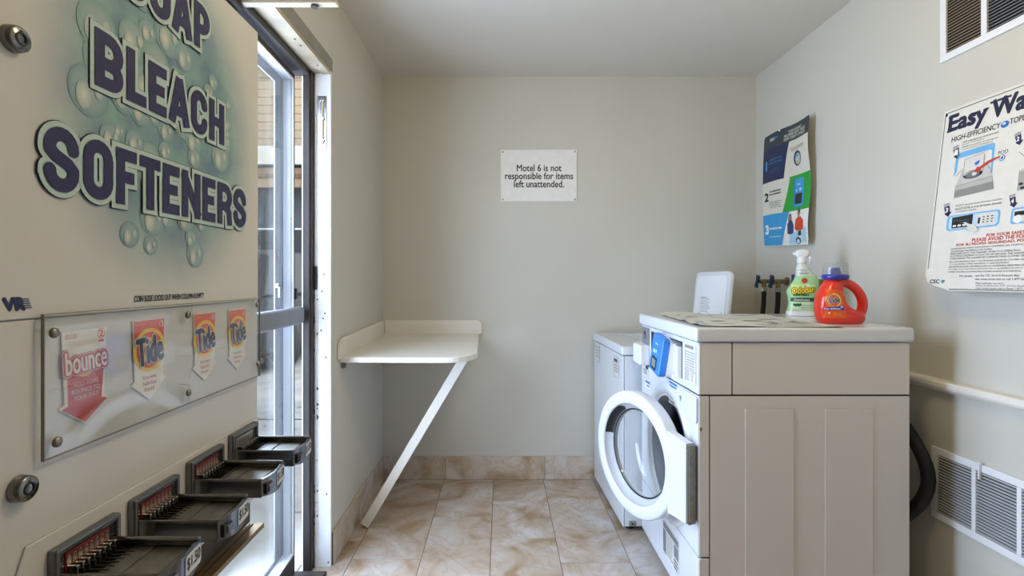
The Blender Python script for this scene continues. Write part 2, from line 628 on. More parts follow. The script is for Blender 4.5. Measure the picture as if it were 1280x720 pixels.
bb = MB()
bb.use(M['tile_wall'])
xs = [XL, -0.33, 0.254, 0.84, XR]
for a, b in zip(xs[:-1], xs[1:]):
    bb.color((random.random(), random.random(), random.random(), 1))
    bb.box(a + 0.001, b - 0.001, YB - 0.010, YB, 0.001, 0.137, 0.0015, 1)
bb.use(M['grout']).box(XL, XR, YB - 0.007, YB, 0.0, 0.1345)
struct(bb.build('baseboard_back'), 'row of marbled beige skirting tiles along the back wall', 'baseboard')
bl = MB()
bl.use(M['tile_wall'])
ys = [OP1 + 0.004, 2.49, YB - 0.011]
for a, b in zip(ys[:-1], ys[1:]):
    bl.color((random.random(), random.random(), random.random(), 1))
    bl.box(XL, XL + 0.010, a + 0.001, b - 0.001, 0.001, 0.137, 0.0015, 1)
bl.use(M['grout']).box(XL, XL + 0.007, OP1 + 0.004, YB - 0.011, 0.0, 0.1345)
struct(bl.build('baseboard_left'), 'marbled beige skirting tiles between door frame and corner', 'baseboard')

# wall rail on the right
tr = MB().use(M['laminate'])
tr.M = frame((XR, YB - 0.001, 0.0), (-1, 0, 0), (0, 0, 1))     # local x out of the wall, y up, z = along +Y
tr.prism([(0, 0.800), (0.012, 0.800), (0.018, 0.806), (0.03, 0.812), (0.034, 0.820), (0.034, 0.832), (0.030, 0.838), (0, 0.840)], -(YB - YF - 0.01), 0.0)
struct(tr.build('trim_1'), 'cream wooden rail along the right wall behind the washer', 'trim')

# ---------------------------------------------------------------- glazed door, frame and leaf
door = bpy.data.objects.new('door_1', None)
COL.objects.link(door)
door.location = (-0.77, 1.62, 0)
struct(door, 'grey aluminium glazed door standing slightly ajar in the left wall', 'door')
fr = MB()
fr.use(M['bronze'])
fr.box(-0.803, -0.768, OP1 - 0.042, OP1, 0, OPZ, 0.002)          # far jamb channel
fr.box(-0.798, -0.772, OP1 - 0.056, OP1 - 0.042, 0, OPZ, 0.002)
fr.box(-0.835, -0.768, OP0, OP0 + 0.03, 0, OPZ, 0.002)           # hinge jamb
fr.box(-0.835, -0.772, OP0 + 0.03, OP1 - 0.042, OPZ - 0.036, OPZ, 0.002)
fr.box(-0.84, -0.70, OP0 + 0.03, OP1 - 0.058, -0.004, 0.012, 0.004)
fr.build('door_frame', None, door)
jb = MB().use(M['jamb'])
jb.box(-0.770, XL + 0.003, OP1 - 0.012, OP1, 0.0, OPZ, 0.002)
jb.box(-0.7635, -0.757, OP1 - 0.018, OP1 - 0.012, 0.0, OPZ, 0.002)
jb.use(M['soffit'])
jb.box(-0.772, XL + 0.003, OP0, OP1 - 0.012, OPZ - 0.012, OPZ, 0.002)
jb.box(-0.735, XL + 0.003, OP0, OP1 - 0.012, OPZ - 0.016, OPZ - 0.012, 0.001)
for y in (1.42, 1.78, 1.83, 2.0):
    jb.use(M['dark'])
    jb.M = Matrix.Translation((-0.722, y, OPZ - 0.0161)) @ Matrix.Rotation(PI, 4, 'X')
    jb.lathe([(0.0001, 0.0008), (0.004, 0.0006), (0.005, 0)], 10)
jb.M = Matrix()
jb.build('jamb_board', None, door)
# flaking dark scars where paint came off, part of the jamb
sc_ = MB().use(M['bronze'])
sc_.M = frame((0, OP1 - 0.0125, 0), (1, 0, 0), (0, 0, 1))
for i in range(26):
    z = 0.05 + 1.15 * random.random()
    sc_.M = frame((0, OP1 - 0.0128, 0), (1, 0, 0), (0, 0, 1))
    w, h = 0.003 + 0.006 * random.random(), 0.006 + 0.03 * random.random()
    xx = -0.7695 + 0.005 * random.random() + w
    sc_.poly([(xx - w, z), (xx + w * .2, z + h * .2), (xx + w, z + h * .6), (xx, z + h), (xx - w, z + h * .8)], 0)
for u, v in ((-0.717, .30), (-0.724, 1.04), (-0.739, .97), (-0.731, 1.02), (-0.71, .02), (-0.735, 1.13), (-0.728, 1.2), (-0.72, 0.86)):
    sc_.disc(u, v, 0.003, 0.0045, 0, 10)
sc_.build('paint_scars', None, door)
lk = MB().use(M['bright_steel'])
lk.box(-0.752, -0.716, OP1 - 0.016, OP1 - 0.012, 1.715, 1.93, 0.0015)
lk.tube([(-0.733, OP1 - 0.021, 1.73), (-0.733, OP1 - 0.021, 1.915)], 0.0055, 10)
for z in (1.74, 1.83, 1.905):
    lk.box(-0.742, -0.724, OP1 - 0.026, OP1 - 0.015, z, z + 0.012, 0.002)
lk.build('slide_bolt', None, door)
st = MB().use(M['dark']).box(-0.771, -0.755, OP1 - 0.020, OP1 - 0.011, 1.137, 1.233, 0.001)
st.build('strike_hole', None, door)
hs = MB().use(mat('bare_grey_paint', '#8f8d83', 0.7, var=0.12, scale=12))
hs.box(XL, XL + 0.003, OP0 - 0.03, OP1 + 0.012, OPZ, OPZ + 0.055, 0.001)
hs.build('head_strip', None, door)
# the leaf, hinged at the near side and swung a little outwards
hinge = Vector((-0.782, OP0 + 0.034, 0))
far = Vector((-0.816, OP1 - 0.088, 0))
dv = (far - hinge).normalized()
LW = (far - hinge).length
LM = Matrix(((dv.x, 0, dv.y, hinge.x), (dv.y, 0, -dv.x, hinge.y), (0, 1, 0, 0), (0, 0, 0, 1)))   # x along leaf, y up, z into the room
H0, H1 = 0.018, 1.988
lf = MB().use(M['alu_bright'])
lf.M = LM
def ring(mb, a0, a1, b0, b1, wx, wt, wb, z0, z1):
    mb.box(a0, a0 + wx, b0, b1, z0, z1, 0.0015)
    mb.box(a1 - wx, a1, b0, b1, z0, z1, 0.0015)
    mb.box(a0 + wx, a1 - wx, b1 - wt, b1, z0, z1, 0.0015)
    mb.box(a0 + wx, a1 - wx, b0, b0 + wb, z0, z1, 0.0015)
lf.use(M['bronze']); ring(lf, 0, LW, H0, H1, 0.012, 0.020, 0.080, -0.045, 0.0)
lf.use(M['alu_bright']); ring(lf, 0.012, LW - 0.012, H0 + 0.08, H1 - 0.020, 0.004, 0.006, 0.006, -0.040, 0.001)
leaf = lf.build('door_leaf', None, door)
gb = MB().use(M['alu']); gb.M = LM
ring(gb, 0.014, LW - 0.014, H0 + 0.082, H1 - 0.022, 0.078, 0.040, 0.02, -0.046, -0.040)
gb.build('glazing_bead', None, leaf)
gp = MB().use(M['glass']); gp.M = LM
gp.box(0.016, LW - 0.016, H0 + 0.086, H1 - 0.026, -0.012, -0.006)
gp.build('glass_pane', None, leaf)
pb = MB().use(M['alu']); pb.M = LM
pb.box(0.02, LW + 0.012, 1.005, 1.072, -0.002, 0.036, 0.014, 4)
pb.build('push_bar', None, leaf)
pc = MB().use(M['dark']); pc.M = LM
pc.box(LW - 0.004, LW + 0.022, 1.10, 1.145, -0.03, 0.004, 0.004)
pc.box(LW + 0.006, LW + 0.03, 1.00, 1.06, -0.02, 0.012, 0.004)
pc.build('latch', None, leaf)
lk2 = MB().use(M['bright_steel']); lk2.M = LM
lk2.tube([(LW - 0.085, 1.155, -0.04), (LW - 0.085, 1.155, -0.028)], 0.010, 12)
lk2.box(LW - 0.091, LW - 0.079, 1.11, 1.16, -0.030, -0.022, 0.003)
lk2.box(LW - 0.108, LW - 0.079, 1.150, 1.160, -0.030, -0.022, 0.003)
lk2.build('lock_knob', None, leaf)
rs = MB().use(M['dark']); rs.M = LM
rs.disc(LW - 0.062, 1.268, 0.017, 0.026, -0.0390, 24, 0.86)
rs.disc(LW - 0.062, 1.25, 0.011, 0.018, -0.0390, 24, 0.84)
rs.build('scribble', None, leaf)
clo = MB().use(M['soffit'])
clo.box(-0.80, -0.49, 1.512, 1.54, 2.000, 2.012, 0.003)
clo.use(M['bronze'])
clo.tube([(-0.80, 1.526, 1.99), (-0.80, 1.526, 2.02)], 0.014, 12)
clo.tube([(-0.56, 1.526, 1.993), (-0.56, 1.526, 2.018)], 0.011, 12)
clo.box(-0.815, -0.775, 1.33, 1.53, 1.985, 2.018, 0.006)
clo.build('door_closer', None, door)
door_things = door

# ---------------------------------------------------------------- ceiling lamp (above the viewer, out of the picture)
lamp = thing('ceiling_light', 'round globe ceiling light above the viewer', 'lamp', (0.5, 1.0, ZC))
hs_ = MB().use(M['white_plastic']); hs_.M = Matrix.Translation((0.5, 1.0, ZC)) @ Matrix.Rotation(PI, 4, 'X')
hs_.lathe([(0.075, 0), (0.07, 0.02), (0.03, 0.03), (0.028, 0.07), (0.05, 0.085), (0.05, 0.10)], 28)
hs_.build('fitting', None, lamp)
gm = bpy.data.materials.new('frosted_globe')
gm.use_nodes = True
n, l = gm.node_tree.nodes, gm.node_tree.links
n.remove(n['Principled BSDF'])
tr_ = n.new('ShaderNodeBsdfTransparent'); df_ = n.new('ShaderNodeBsdfTranslucent'); mx_ = n.new('ShaderNodeMixShader')
mx_.inputs[0].default_value = 0.12
l.new(tr_.outputs[0], mx_.inputs[1]); l.new(df_.outputs[0], mx_.inputs[2]); l.new(mx_.outputs[0], n['Material Output'].inputs[0])
gs_ = MB().use(gm); gs_.M = Matrix.Translation((0.5, 1.0, ZC - 0.20))
gs_.lathe([(0.12 * math.cos(a * PI / 24), 0.12 * math.sin(a * PI / 24)) for a in range(-12, 9)], 32)
gs_.build('globe', None, lamp)
ld = bpy.data.lights.new('lamp_light', 'POINT')
ld.shadow_soft_size = 0.09
ld.energy = LAMP_POWER
ld.color = LAMP_COLOR
lo = bpy.data.objects.new('lamp_light', ld)
COL.objects.link(lo)
lo.parent = lamp
lo.location = (0, 0, -0.20)

# ---------------------------------------------------------------- front-loading washer
WX, WY0, WY1 = 0.643, 1.665, 2.338            # front plane, near and far side
WB = 1.333
wm = thing('washing_machine', 'white front-loading coin washer with its round glass door hanging open', 'washing machine', (0.98, 2.0, 0))
FW = frame((WX, WY1, 0), (0, -1, 0), (0, 0, 1))     # front: local x towards viewer, y up, z out of the front
FWW = WY1 - WY0
cb = MB().use(M['side'])
cb.box(WX + 0.012, WB - 0.003, WY1 - 0.004, WY1, 0.03, 0.972)
cb.box(WB - 0.006, WB - 0.003, WY0 + 0.006, WY1, 0.03, 0.972)
cb.box(WX + 0.012, WB - 0.003, WY0 + 0.005, WY1, 0.03, 0.04)
cb.box(WX + 0.012, WB - 0.003, WY0 + 0.005, WY1, 0.962, 0.972)
cb.use(M['seam']).box(WX + 0.012, WB - 0.004, WY0 + 0.004, WY0 + 0.008, 0.03, 0.972)
cb.use(M['black'])
for x in (WX + 0.07, WB - 0.07):
    for y in (WY0 + 0.06, WY1 - 0.06):
        cb.M = Matrix.Translation((x, y, 0)); cb.lathe([(0.0, 0), (0.02, 0), (0.022, 0.012), (0.01, 0.014), (0.01, 0.035)], 14)
cb.M = Matrix()
cb.build('cabinet', None, wm)
# near side panels (thin seams between them)
sp = MB().use(M['side'])
sp.M = frame((WX, WY0, 0), (1, 0, 0), (0, 0, 1))    # x to the back, y up, z towards viewer
LX = WB - WX
sp.prism(rrect(0.038, LX, 0.04, 0.797, 0.004), -0.004, 0.0, 0.0015)
for a, b in ((0.152, 0.312), (0.412, 0.570)):
    sp.prism([(a, 0.06), (b, 0.06), (b, 0.758), (a, 0.758)], 0.0, 0.0028, 0.0022, 2)
sp.build('side_panel', None, wm)
us = MB().use(M['side']); us.M = sp.M
us.prism(rrect(0.112, LX, 0.803, 0.972, 0.004), -0.004, 0.0, 0.0015)
us.build('upper_side_panel', None, wm)
sm_ = MB().use(M['side']); sm_.M = sp.M
sm_.prism(rrect(0.002, 0.1085, 0.803, 0.972, 0.003), -0.01, 0.001, 0.002)
sm_.prism(rrect(0.002, 0.035, 0.272, 0.797, 0.003), -0.01, 0.001, 0.002)
sm_.prism(rrect(0.002, 0.035, 0.04, 0.266, 0.003), -0.01, 0.001, 0.002)
sm_.use(mat('rust_spot', '#8a6a3a', 0.8)).disc(0.008, 0.69, 0.004, 0.007, 0.0016, 12)
sm_.build('side_strip', None, wm)
tc_ = MB().use(M['white'])
tc_.box(WX - 0.012, WB + 0.012, WY0 - 0.010, WY1 + 0.004, 0.975, 1.022, 0.010, 4)
tc_.build('top_cover', None, wm)
# front: lower panel with port hole, kick panel, upper panel with a recess
PY, PZ, PR = 1.965, 0.515, 0.212
px = WY1 - PY
fp = MB().use(M['white']); fp.M = FW
fp.plate_hole(0.004, FWW - 0.001, 0.272, 0.797, px, PZ, PR, -0.014, 0.0)
fp.use(M['seam']).box(0.01, FWW - 0.01, 0.264, 0.274, -0.012, -0.004)
fp.use(M['white']).prism(rrect(0.004, FWW - 0.001, 0.045, 0.267, 0.006), -0.014, 0.0, 0.002)
fp.M = FW @ Matrix.Translation((px, PZ, 0))
fp.lathe([(0.262, 0.0), (0.258, 0.006), (0.245, 0.010), (0.232, 0.008), (0.222, 0.003), (0.212, -0.012)], 64)
fp.build('front_panel', None, wm)
gk = MB().use(mat('grey_door_gasket', '#53565b', 0.5)); gk.M = fp.M
gk.lathe([(0.214, -0.004), (0.205, 0.002), (0.196, -0.004), (0.19, -0.03), (0.178, -0.045), (0.176, -0.06), (0.186, -0.08)], 64)
gk.build('door_gasket', None, wm)
dr = MB().use(mat('dark_drum_steel', '#4a4d52', 0.3, 0.9)); dr.M = fp.M
dr.lathe([(0.20, -0.07), (0.235, -0.09), (0.235, -0.42), (0.21, -0.44), (0.001, -0.44)], 48)
for k in range(3):
    a = 0.5 + 2 * PI * k / 3
    dr.M = fp.M @ Matrix.Rotation(a, 4, 'Z') @ Matrix.Translation((0.215, 0, -0.25))
    dr.box(-0.03, 0.02, -0.025, 0.025, -0.14, 0.14, 0.015)
dr.build('drum', None, wm)
# control panel
RX0, RX1, RZ0, RZ1 = WY1 - 2.185, WY1 - 1.812, 0.826, 0.957
cp = MB().use(M['white']); cp.M = FW
cp.box(0.004, RX0, 0.803, 0.972, -0.012, 0.0, 0.0015)
cp.box(RX1, FWW - 0.001, 0.803, 0.972, -0.012, 0.0, 0.0015)
cp.box(RX0, RX1, RZ1, 0.972, -0.012, 0.0)
cp.box(RX0, RX1, 0.803, RZ0, -0.012, 0.0)
cp.use(M['dark'])
cp.box(RX0 - 0.006, RX1 + 0.006, RZ0 - 0.006, RZ1 + 0.006, -0.07, -0.066)
cp.box(RX0 - 0.006, RX0, RZ0 - 0.006, RZ1 + 0.006, -0.066, -0.012)
cp.box(RX1, RX1 + 0.006, RZ0 - 0.006, RZ1 + 0.006, -0.066, -0.012)
cp.box(RX0, RX1, RZ1, RZ1 + 0.006, -0.066, -0.012)
cp.box(RX0, RX1, RZ0 - 0.006, RZ0, -0.066, -0.012)
cp.box(RX0, RX0 + 0.004, RZ0, RZ1, 0.0, 0.0012); cp.box(RX1 - 0.004, RX1, RZ0, RZ1, 0.0, 0.0012)
cp.box(RX0, RX1, RZ1 - 0.004, RZ1, 0.0, 0.0012)
cp.build('control_panel', None, wm)
# pivoting white plate in the recess
pp = MB().use(M['white_plastic'])
pp.M = FW @ Matrix.Translation((WY1 - 1.885, 0.888, -0.012)) @ Matrix.Rotation(math.radians(-14), 4, 'Y')
pp.box(-0.065, 0.062, -0.062, 0.05, -0.03, 0.014, 0.004)
pp.build('reader_bracket', None, wm)
cr = thing  # (name kept free)
rd = MB().use(M['white_plastic'])
RM = FW @ Matrix.Translation((WY1 - 1.975, 0.893, 0.020)) @ Matrix.Rotation(math.radians(-9), 4, 'Z') @ Matrix.Rotation(math.radians(-6), 4, 'X')
rd.M = RM
rd.prism(rrect(-0.060, 0.060, -0.078, 0.068, 0.014), -0.045, -0.002, 0.004)
reader = rd.build('card_reader', None, wm)
reader['label'] = 'blue payment reader'
rf = MB().use(mat('blue_reader_shell', '#2e7fd6', 0.35, var=0.04)); rf.M = RM
rf.prism(rrect(-0.062, 0.062, -0.080, 0.070, 0.016), -0.004, 0.026, 0.008, 3)
rf.use(M['dark']).prism(rrect(-0.034, 0.026, -0.066, -0.018, 0.004), 0.026, 0.0272)
rf.use(mat('reader_screen', '#7d8a86', 0.2)).rect(-0.026, 0.018, -0.058, -0.026, 0.0276)
rf.use(M['lightblue'])
rf.poly(rrect(-0.03, -0.006, -0.004, 0.010, 0.003), 0.0268); rf.poly(rrect(0.0, 0.012, -0.002, 0.014, 0.003), 0.0268)
rf.fine(-0.02, 0.02, 0.030, 0.042, 1, 0.0268)
rf.build('reader_face', None, reader)
cpl = MB().use(mat('grey_coin_plate', '#8f9398', 0.4, 0.4)); cpl.M = FW
cpl.prism(rrect(WY1 - 2.322, WY1 - 2.212, 0.893, 0.966, 0.003), 0.0, 0.003, 0.001)
cpl.use(M['dark']).box(WY1 - 2.285, WY1 - 2.265, 0.915, 0.950, 0.002, 0.004)
cpl.use(M['bright_steel']).box(WY1 - 2.262, WY1 - 2.25, 0.92, 0.935, 0.003, 0.012, 0.002)
cpl.build('coin_plate', None, wm)
cbx = MB().use(M['white_plastic']); cbx.M = FW
cbx.box(WY1 - 2.332, WY1 - 2.212, 0.806, 0.892, 0.0, 0.042, 0.006, 3)
cbx.build('coin_box', None, wm)
# printed stickers on the front
lb = MB().use(M['card']); lb.M = FW
def il(y): return WY1 - y
lb.rect(il(1.785), il(1.683), 0.826, 0.958, 0.0008)
lb.use(M['greyink'])
lb.fine(il(1.781), il(1.688), 0.940, 0.954, 1, 0.0012, 0.8)
lb.fine(il(1.781), il(1.688), 0.872, 0.936, 7, 0.0012, 0.35)
lb.line((il(1.783), 0.868), (il(1.685), 0.868), 0.002, 0.0012)
lb.fine(il(1.781), il(1.74), 0.832, 0.866, 5, 0.0012, 0.4)
lb.fine(il(1.728), il(1.705), 0.832, 0.866, 6, 0.0012, 0.4)
for a, b in ((1.783, 1.783), (1.685, 1.685)):
    lb.line((il(a), 0.828), (il(b), 0.956), 0.0014, 0.0012)
lb.build('instruction_label', None, wm)
s2 = MB().use(M['card']); s2.M = FW
s2.rect(il(2.32), il(2.235), 0.742, 0.797, 0.0008)
s2.use(M['greyink']).fine(il(2.312), il(2.24), 0.757, 0.78, 2, 0.0012)
s2.use(M['ink']).rect(il(2.27), il(2.235), 0.782, 0.796, 0.0012)
s2.build('model_sticker', None, wm)
s2 = MB().use(M['ink']); s2.M = FW
s2.rect(il(2.20), il(2.155), 0.806, 0.822, 0.0012); s2.use(M['greyink']).rect(il(2.195), il(2.16), 0.812, 0.815, 0.0016)
s2.build('bar_sticker', None, wm)
s2 = MB().use(M['paper']); s2.M = FW
s2.rect(il(2.282), il(2.20), 0.700, 0.736, 0.0006)
s2.use(M['blue']).rect(il(2.275), il(2.205), 0.722, 0.732, 0.0012).rect(il(2.255), il(2.215), 0.708, 0.715, 0.0012)
s2.build('blue_sticker', None, wm)
s2 = MB().use(M['paper']); s2.M = FW
s2.rect(il(1.96), il(1.857), 0.708, 0.80 - 0.004, 0.0006)
s2.use(M['blue']).rect(il(1.955), il(1.862), 0.784, 0.793, 0.0012).rect(il(1.95), il(1.87), 0.773, 0.780, 0.0012)
s2.use(M['greyink']).fine(il(1.945), il(1.862), 0.715, 0.768, 5, 0.0012, 0.4)
s2.build('wash_guide_sticker', None, wm)
dd = MB().use(M['white']); dd.M = FW
dd.prism(rrect(il(1.838), il(1.668), 0.704, 0.794, 0.012), 0.0, 0.007, 0.003)
dd.use(M['greyink']).poly([(il(1.822), 0.766), (il(1.800), 0.766), (il(1.815), 0.742)], 0.0075)
dd.build('detergent_drawer', None, wm)
kl = MB().use(M['card']); kl.M = FW
kl.rect(il(2.03), il(1.848), 0.10, 0.228, 0.0008)
kl.use(M['greyink']).rect(il(2.025), il(1.852), 0.200, 0.224, 0.0012)
kl.rect(il(2.025), il(1.99), 0.105, 0.195, 0.0012)
kl.rect(il(1.90), il(1.852), 0.150, 0.195, 0.0012)
kl.fine(il(1.985), il(1.905), 0.110, 0.195, 7, 0.0012, 0.45)
kl.use(M['ink']).fine(il(1.90), il(1.855), 0.105, 0.145, 3, 0.0012)
kl.build('kick_sticker', None, wm)
# the open round door
th = math.radians(22.5)
piv = Vector((0.617, 1.700, 0))
ddir = Vector((-math.sin(th), math.cos(th), 0))
dcen = piv + ddir * 0.27 + Vector((0, 0, 0.515))
DM = frame(tuple(dcen), tuple(-ddir), (0, 0, 1))    # x towards the hinge, y up, z = outer face of the door
dn = MB().use(M['white']); dn.M = DM
dn.lathe([(0.232, -0.030), (0.236, -0.022), (0.236, 0.012), (0.233, 0.017), (0.228, 0.020), (0.194, 0.0225), (0.190, 0.021), (0.187, 0.016)], 72)
dn.lathe([(0.160, -0.030), (0.232, -0.030)], 72)
wd = dn.build('washer_door', None, wm)
ir = MB().use(mat('grey_inner_rim', '#c2c5c9', 0.4)); ir.M = DM
ir.lathe([(0.187, 0.016), (0.180, -0.010), (0.168, -0.014), (0.162, -0.030)], 72)
ir.use(M['dark'])
ir.M = DM @ Matrix.Rotation(math.radians(118), 4, 'Z')
ir.lathe([(0.1862, 0.014), (0.179, -0.008), (0.168, -0.0125)], 12, True, math.radians(52))
ir.build('inner_rim', None, wd)
gw = MB().use(M['bowl']); gw.M = DM
gw.lathe([(0.164, -0.012), (0.160, -0.020), (0.152, -0.045), (0.140, -0.078), (0.125, -0.092), (0.10, -0.098), (0.0005, -0.102)], 64)
gw.build('glass_bowl', None, wd)
gr_ = MB().use(M['dark']); gr_.M = DM
gr_.lathe([(0.1665, -0.0135), (0.163, -0.0125), (0.1605, -0.016)], 64)
gr_.build('bowl_seal', None, wd)
hb = MB().use(M['white']); hb.M = DM
hb.prism([(0.20, -0.14), (0.290, -0.14), (0.290, 0.124), (0.20, 0.142)], -0.010, 0.021, 0.003)
hb.build('hinge_block', None, wd)
hk = MB().use(M['steel_worn']); hk.M = DM
hk.box(0.2895, 0.304, -0.138, 0.122, -0.008, 0.020, 0.001)
hk.use(M['brown']).box(0.293, 0.301, -0.136, 0.120, 0.0195, 0.0212)
hk.use(M['bright_steel']).box(0.2965, 0.2985, -0.136, 0.120, 0.021, 0.0222)
hk.M = Matrix()
hk.use(M['steel_worn']).box(0.630, WX + 0.002, 1.676, 1.680, 0.385, 0.63, 0.001)
hk.build('hinge', None, wd)

# ---------------------------------------------------------------- top-loading washer behind it
tw = thing('top_loading_washer', 'white top-loading washer in the back corner with its lid raised', 'washing machine', (0.86, 2.67, 0))
tb = MB().use(M['white'])
rotz = Matrix.Translation((0.563, 2.366, 0)) @ Matrix.Rotation(math.radians(2.0), 4, 'Z') @ Matrix.Translation((-0.563, -2.366, 0))
tb.M = rotz
TY0, TY1 = 2.366, 2.976
tb.box(0.563, 0.570, TY0 + 0.002, TY1, 0.03, 0.822, 0.002)
tb.box(0.572, 1.21, TY0 + 0.001, TY1 - 0.004, 0.03, 0.822, 0.002)
tb.use(M['seam']).box(0.5705, 0.5725, TY0 + 0.004, TY1 - 0.01, 0.04, 0.82)
tb.use(M['bright_steel']).box(0.592, 0.622, TY0 - 0.003, TY0 + 0.002, 0.032, 0.058, 0.002)
tb.use(M['ink']).box(0.604, 0.611, TY0 - 0.005, TY0 - 0.002, 0.04, 0.048)
tb.use(M['black'])
for x in (0.61, 1.16):
    for y in (TY0 + 0.06, TY1 - 0.06):
        tb.M = rotz @ Matrix.Translation((x, y, 0)); tb.lathe([(0, 0), (0.02, 0), (0.022, 0.012), (0.01, 0.014), (0.01, 0.035)], 12)
tb.build('cabinet', None, tw)
tt = MB().use(M['white']); tt.M = rotz
tt.box(0.557, 0.70, TY0 - 0.006, TY1 + 0.004, 0.826, 0.868, 0.007, 3)
tt.box(1.05, 1.215, TY0 - 0.006, TY1 + 0.004, 0.826, 0.868, 0.007, 3)
tt.box(0.69, 1.06, TY0 - 0.006, TY0 + 0.075, 0.826, 0.868, 0.006, 3)
tt.box(0.69, 1.06, TY1 - 0.075, TY1 + 0.004, 0.826, 0.868, 0.006, 3)
tt.build('top_panel', None, tw)
tu = MB().use(M['white_plastic']); tu.M = rotz @ Matrix.Translation((0.875, (TY0 + TY1) / 2, 0))
tu.lathe([(0.27, 0.835), (0.215, 0.825), (0.20, 0.78), (0.20, 0.45), (0.0, 0.45)], 40)
tu.build('wash_tub', None, tw)
cs_ = MB().use(M['white_plastic']); cs_.M = rotz
cs_.prism([(1.11, TY0), (1.21, TY0), (1.21, TY1), (1.11, TY1)], 0.868, 0.985, 0.006)
cs_.build('rear_console', None, tw)
lid = MB().use(M['white'])
lid.M = frame((1.065, 2.878, 0.870), (0, -1, 0), (0.10, 0, 1))
lid.prism([(0.0, 0.0), (0.436, 0.0), (0.436, 0.31)] + arc2(0.396, 0.312, 0.04, 0, PI / 2)[1:] + arc2(0.04, 0.312, 0.04, PI / 2, PI) , -0.020, 0.0, 0.005)
lo_ = lid.build('lid', None, tw)
lr = MB().use(M['white_plastic']); lr.M = lid.M
lr.prism(rrect(0.028, 0.408, 0.012, 0.330, 0.03), 0.0, 0.003, 0.0025)
lr.use(M['greyink'])
lr.fine(0.11, 0.24, 0.135, 0.215, 8, 0.0034, 0.35)
lr.use(M['ink']).rect(0.09, 0.135, 0.09, 0.128, 0.0034)
lr.fine(0.11, 0.2, 0.212, 0.218, 1, 0.0034, 0.5)
lr.rect(0.375, 0.386, 0.125, 0.145, 0.0034)
lr.use(M['greyink']).fine(0.16, 0.33, 0.03, 0.075, 4, 0.0034, 0.3)
lr.line((0.20, 0.02), (0.20, 0.07), 0.002, 0.0034); lr.line((0.28, 0.02), (0.28, 0.08), 0.002, 0.0034)
lr.disc(0.29, 0.06, 0.02, 0.02, 0.0034, 20, 0.9)
lr.build('lid_label', None, lo_)
tl = MB().use(M['card'])
TF = rotz @ frame((0.563, TY1, 0), (0, -1, 0), (0, 0, 1))
tl.M = TF
def stick(mb, a, b, c, d):
    mb.use(M['card']).rect(a, b, c, d, 0.0008)
    mb.use(M['greyink'])
    for p_, q_ in (((a, c), (b, c)), ((a, d), (b, d)), ((a, c), (a, d)), ((b, c), (b, d))):
        mb.line(p_, q_, 0.002, 0.0011)
    mb.fine(a + 0.012, b - 0.008, c + 0.02, d - 0.015, 4, 0.0011, 0.35)
stick(tl, 0.03, 0.135, 0.715, 0.822)
tl.build('front_sticker', None, tw)
tl = MB().use(M['card']); tl.M = TF
stick(tl, 0.44, 0.545, 0.705, 0.800)
tl.use(M['ink']).fine(0.45, 0.535, 0.775, 0.795, 1, 0.0013, 0.6)
tl.build('front_sticker', None, tw)

# ---------------------------------------------------------------- fold-down table
tbl = thing('fold_down_table', 'white wall-mounted folding table propped by a slanted brace in the corner', 'table', (-0.42, 2.6, 0))
top = MB().use(M['laminate'])
tilt = Matrix.Translation((0, YB, 0.862)) @ Matrix.Rotation(math.radians(1.4), 4, 'X') @ Matrix.Translation((0, -YB, -0.862))
top.M = tilt
out = [(XL + 0.002, YB - 0.012), (XL + 0.002, 2.205), (-0.30, 2.195)] + arc2(-0.255, 2.34, 0.145, -PI / 2 + .15, -0.05, 8) + [(-0.118, 2.55), (-0.135, YB - 0.012)]
top.prism(out, 0.838, 0.862, 0.003)
top.build('tabletop', None, tbl)
bs = MB().use(M['laminate'])
bs.M = frame((XL + 0.0155, YB - 0.0015, 0), (1, 0, 0), (0, 0, 1))
bs.prism([(0, 0.858), (0.565, 0.858), (0.572, 0.862), (0.572, 0.905)] + arc2(0.54, 0.908, 0.032, 0, PI / 2, 5) + [(0, 0.940)], 0.0, 0.012, 0.002)
bs.build('back_upstand', None, tbl)
ls = MB().use(M['laminate'])
ls.M = frame((XL + 0.0015, 2.172, 0), (0, 1, 0), (0, 0, 1))
ls.prism([(0, 0.838), (YB - 2.172 - 0.013, 0.862), (YB - 2.172 - 0.013, 0.940), (0.06, 0.925), (0.025, 0.915), (0.008, 0.895), (0, 0.87)], 0.0, 0.013, 0.002)
ls.build('side_upstand', None, tbl)
bp = MB().use(M['laminate'])
a, b = Vector((-0.655, 2.43, 0.004)), Vector((-0.165, 2.40, 0.828))
ax = (b - a).normalized()
bp.M = frame(tuple(a), tuple(Vector((0, -1, 0)) - ax * Vector((0, -1, 0)).dot(ax)), tuple(ax))
bp.box(-0.022, 0.022, 0.012, (b - a).length, -0.021, 0.021, 0.002)
bp.build('brace', None, tbl)
hg = MB().use(M['steel_worn'])
hg.box(XL + 0.0015, XL + 0.012, 2.23, 2.27, 0.79, 0.838, 0.001)
hg.box(XL + 0.0015, XL + 0.04, 2.23, 2.27, 0.830, 0.837, 0.001)
hg.build('bracket', None, tbl)

